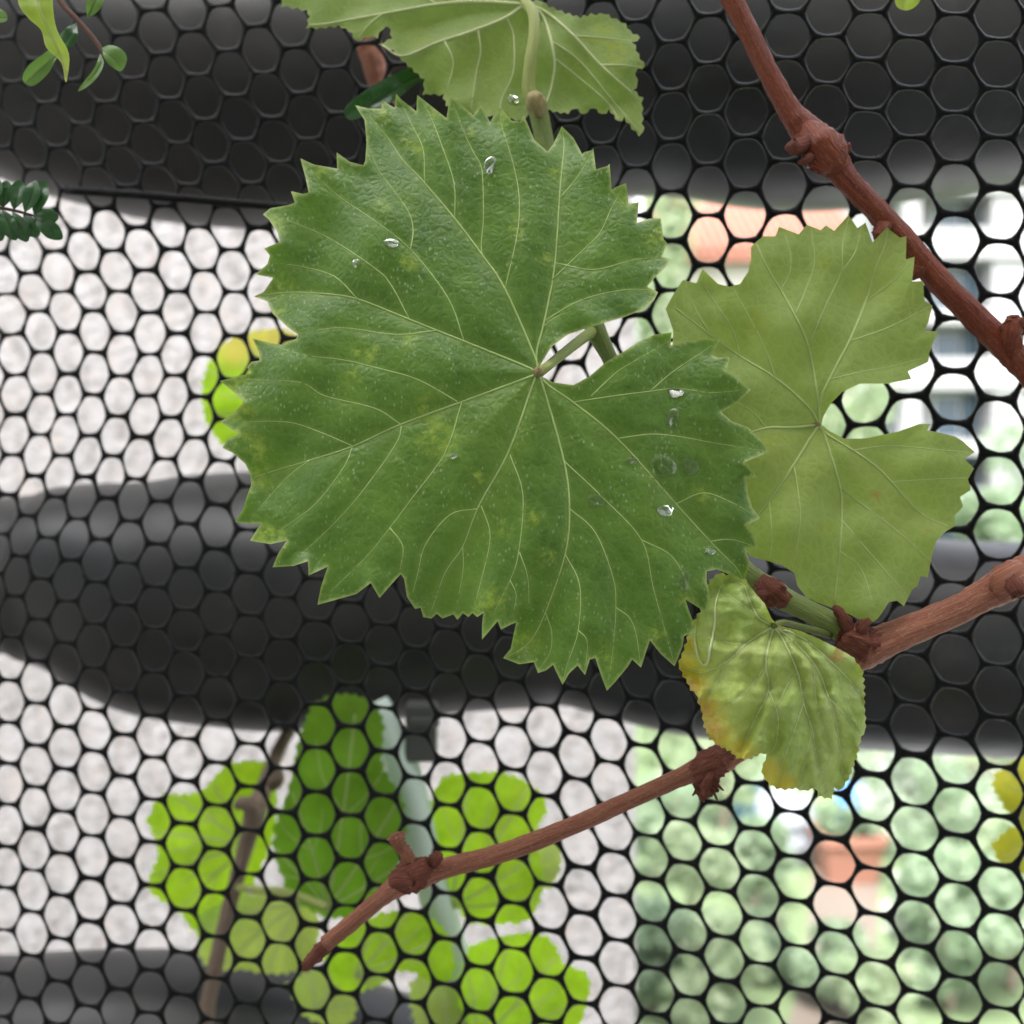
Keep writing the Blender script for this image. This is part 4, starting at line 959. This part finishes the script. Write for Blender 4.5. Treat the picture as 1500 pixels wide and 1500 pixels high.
# ---------------- neighbouring garden plants hanging into the frame
M_sl = [mat_leaf('small_leaf_bright', (0.22, 0.36, 0.03), (0.34, 0.48, 0.07), (0.45, 0.5, 0.15), (0.40, 0.56, 0.03), .4, .4, rim=(.5, .55, .2), speck=0, bump=.1, spot=(.50, .48, .05)),
        mat_leaf('small_leaf_mid', (0.07, 0.16, 0.03), (0.12, 0.23, 0.06), (0.2, 0.3, 0.1), (0.12, 0.26, 0.02), .3, .35, rim=(.12, .22, .06), speck=0, bump=.1),
        mat_leaf('small_leaf_dark', (0.010, 0.050, 0.012), (0.020, 0.085, 0.020), (0.05, 0.12, 0.04), (0.02, 0.10, 0.01), .2, .28, rim=(.03, .09, .03), speck=0, bump=.1)]
M_twig = mat_bark('thin_twig', (0.14, 0.07, 0.055), (0.22, 0.12, 0.10), (0.30, 0.20, 0.16), .7)
def small_leaf(poly, mid, dpt, kind, parent, seed, name='leaf', tilt=(0, 0), step=3.5, spots=()):
    P0 = np.array(poly, float); C = P0.mean(0); sc = np.abs(P0 - C).max()
    R = catmull(np.vstack([P0, P0[:1]]), 5)[:-1]
    def dep(X, dp, da, de):
        q = (X - C) / sc
        return dpt + .002 * (q ** 2).sum(1) + tilt[0] * q[:, 0] + tilt[1] * q[:, 1] - .0012 * (1 - np.exp(-dp / 9)) + .0004 * waves(X, seed, 40)
    return leaf(R, [[mid, []]], dep, M_sl[kind], M_vein2 if kind == 0 else M_sl[kind], parent, mid[0], step, spots, (), (2.2, .8), None, name, 1.6, .6 if kind == 0 else .3)[0]
tw = empty('leafy_twig', pt(60, -140, .275), 'thin reddish twig with small oval leaves and one bright wavy pointed leaf', 'twig')
cane('stem', [(-160, -1300, .30, 8), (-80, -800, .285, 7), (0, -400, .278, 6), (40, -140, .275, 5), (60, -50, .275, 4.6), (88, 2, .275, 4.2), (112, 28, .275, 4), (134, 52, .275, 3.6), (148, 72, .275, 3.2), (149, 80, .275, 2.2)], M_twig, tw, 8, .04, 101)
small_leaf([(50, -140), (30, -60), (26, 0), (41, 26), (60, 44), (68, 70), (89, 91), (95, 117), (98, 117), (101, 79), (84, 45), (78, 14), (76, -30), (70, -90)], [(50, -138), (50, -40), (58, 10), (72, 45), (88, 80), (97, 114)], .262, 0, tw, 102, spots=[(97, 105, 16)])
small_leaf([(104, 60), (84, 84), (70, 108), (48, 126), (33, 117), (40, 98), (62, 80), (84, 66)], [(103, 62), (70, 92), (38, 120)], .278, 1, tw, 103, tilt=(.004, 0))
small_leaf([(112, 34), (114, 55), (104, 70), (90, 70), (88, 52), (98, 40)], [(112, 34), (102, 52), (92, 68)], .279, 2, tw, 104)
small_leaf([(149, 70), (162, 66), (178, 72), (186, 86), (178, 104), (164, 98), (153, 86)], [(150, 72), (166, 84), (179, 101)], .273, 1, tw, 105)
small_leaf([(147, 78), (152, 92), (146, 108), (132, 124), (114, 134), (124, 118), (138, 100)], [(148, 80), (144, 100), (116, 132)], .272, 1, tw, 106)
small_leaf([(128, 26), (126, 6), (134, -14), (152, -22), (152, 2), (142, 18)], [(129, 25), (138, 4), (150, -18)], .276, 1, tw, 107)
small_leaf([(-30, 20), (-10, 10), (8, 18), (10, 30), (-4, 34), (-20, 32)], [(-28, 22), (8, 26)], .27, 1, tw, 108)

fr = empty('pinnate_sprig', pt(-80, 300, .278), 'dark green pinnate sprig of narrow leaflets poking in front of the bright wall', 'sprig')
cane('stem', [(-1500, 160, .30, 6), (-700, 240, .285, 5), (-120, 290, .278, 3), (-40, 300, .278, 2.8), (10, 306, .278, 2.4), (50, 316, .278, 1.8)], M_twig, fr, 8, .04, 111)
rgf = np.random.default_rng(8)
for i, (x, y, a, L) in enumerate([(-40, 300, -80, 34), (-38, 300, 80, 40), (-15, 302, -75, 36), (-14, 303, 72, 44), (4, 305, -82, 34), (3, 306, 66, 42), (20, 308, -78, 38), (18, 309, 64, 42), (36, 312, -70, 42), (34, 313, 58, 34), (50, 316, -74, 46), (48, 316, 38, 46), (50, 316, 4, 30), (-60, 298, 75, 44), (-60, 298, -70, 36)]):
    ar = math.radians(a); u = np.array([math.cos(ar), math.sin(ar)]); n = np.array([-u[1], u[0]])
    B = np.array([x, y], float)
    small_leaf([tuple(B), tuple(B + u * L * .4 + n * 10), tuple(B + u * L * .85 + n * 12), tuple(B + u * L * 1.2), tuple(B + u * L * .85 - n * 12), tuple(B + u * L * .4 - n * 10)], [tuple(B), tuple(B + u * L * .5), tuple(B + u * L * .97)], .276 + rgf.uniform(-.003, .003), 2, fr, 112 + i, 'leaflet')

sl = empty('strap_plant', pt(640, 80, .292), 'glossy dark green strap shaped leaf behind the tip of the large leaf', 'plant')
small_leaf([(503, 166), (508, 154), (535, 132), (570, 112), (605, 98), (650, 84), (700, 76), (700, 96), (650, 108), (612, 122), (580, 146), (545, 164), (515, 176)], [(700, 86), (620, 108), (560, 140), (506, 168)], .298, 2, sl, 131, tilt=(.004, 0), step=4)
bs = cane('brown_stub', [(532, 20, .375, 19), (542, 70, .375, 19), (552, 105, .375, 18), (562, 140, .375, 17), (580, 230, .375, 17), (600, 330, .375, 17)], M_caneB, None, 12, .05, 141)
tag(bs, 'short brown woody stem behind the mesh beside the strap leaf', 'stem')
sg = empty('hanging_leaf_tip', pt(1340, -120, .278), 'single small light green leaf hanging over the dark top rail', 'leaf')
small_leaf([(1350, -70), (1326, -40), (1312, -8), (1314, 10), (1330, 15), (1346, 4), (1352, -20), (1360, -50)], [(1352, -68), (1334, -20), (1322, 12)], .272, 0, sg, 151)
cane('stem', [(1200, -1400, .31, 7), (1270, -800, .295, 5), (1325, -350, .282, 4), (1350, -120, .276, 3), (1354, -90, .274, 2.6), (1351, -66, .272, 2)], M_twig, sg, 8, .03, 152)

# ---------------- water drops
b = NB('water')
M_water = b.done(b.princ((1, 1, 1), .02, None, **{'Transmission Weight': 1.0, 'IOR': 1.33}))
def drop(x, y, rx, ry, dat, lab, seed, grp='water drops on the large leaf'):
    rg = np.random.default_rng(seed)
    d0 = dat(np.array([[float(x), float(y)]]))[0]
    V, Fc = [], []
    S, R = 18, 7
    wob = 1 + .12 * np.sin(np.arange(S) * 2 * math.pi / S * 2 + rg.uniform(0, 6)) + .06 * np.sin(np.arange(S) * 2 * math.pi / S * 3 + rg.uniform(0, 6))
    q = []
    for i in range(R + 1):
        t = i / R * math.pi / 2
        for s in range(S):
            a = s * 2 * math.pi / S
            q.append((x + math.cos(a) * rx * wob[s] * math.cos(t), y + math.sin(a) * ry * wob[s] * math.cos(t), math.sin(t) ** 1.6))
    q = np.array(q)
    dd = dat(q[:, :2])
    hgt = min(rx, ry) * .17 / F * d0
    W = pts(q[:, :2], dd - .00035 - q[:, 2] * hgt)
    for i in range(R):
        for s in range(S):
            Fc.append((i * S + s, i * S + (s + 1) % S, (i + 1) * S + (s + 1) % S, (i + 1) * S + s))
    Fc.append(tuple(reversed(range(S))))
    o = mobj('water_drop', W, Fc, M_water, None, True, W[:S].mean(0))
    tag(o, lab, 'water drop', grp)
for i, (x, y, rx, ry, lab) in enumerate([
    (718, 242, 11, 14, 'clear water drop on the upper lobe of the large leaf beside a long vein'),
    (574, 356, 13, 7, 'flat wide water drop on the upper left lobe of the large leaf'),
    (522, 386, 6, 9, 'narrow glinting water drop near the left teeth of the large leaf'),
    (990, 574, 17, 9, 'water drop lying across the side vein of the right lobe of the large leaf'),
    (985, 611, 13, 14, 'round water drop below the side vein of the right lobe'),
    (972, 683, 24, 18, 'largest water drop on the right lobe of the large leaf'),
    (1012, 684, 16, 13, 'water drop touching the largest drop on the right lobe'),
    (926, 674, 11, 7, 'tiny water drop on the diagonal main vein of the right lobe'),
    (874, 732, 18, 10, 'water drop crossing a vein in the lower middle of the large leaf'),
    (976, 748, 14, 11, 'small water drop under the largest drop on the large leaf'),
    (1002, 850, 12, 17, 'tall water drop by the lower right notch of the large leaf'),
    (664, 668, 8, 6, 'tiny water drop on the broad left lobe beside the vein fork'),
    (1040, 808, 11, 7, 'small dark water drop close to the lower right teeth of the large leaf')]):
    drop(x, y, rx * .85, ry * .85, dat1, lab, 200 + i)
drop(752, 146, 8, 7, dat4, 'glinting water drop under the pale leaf beside its stalk', 230, 'water drops on the pale leaf')
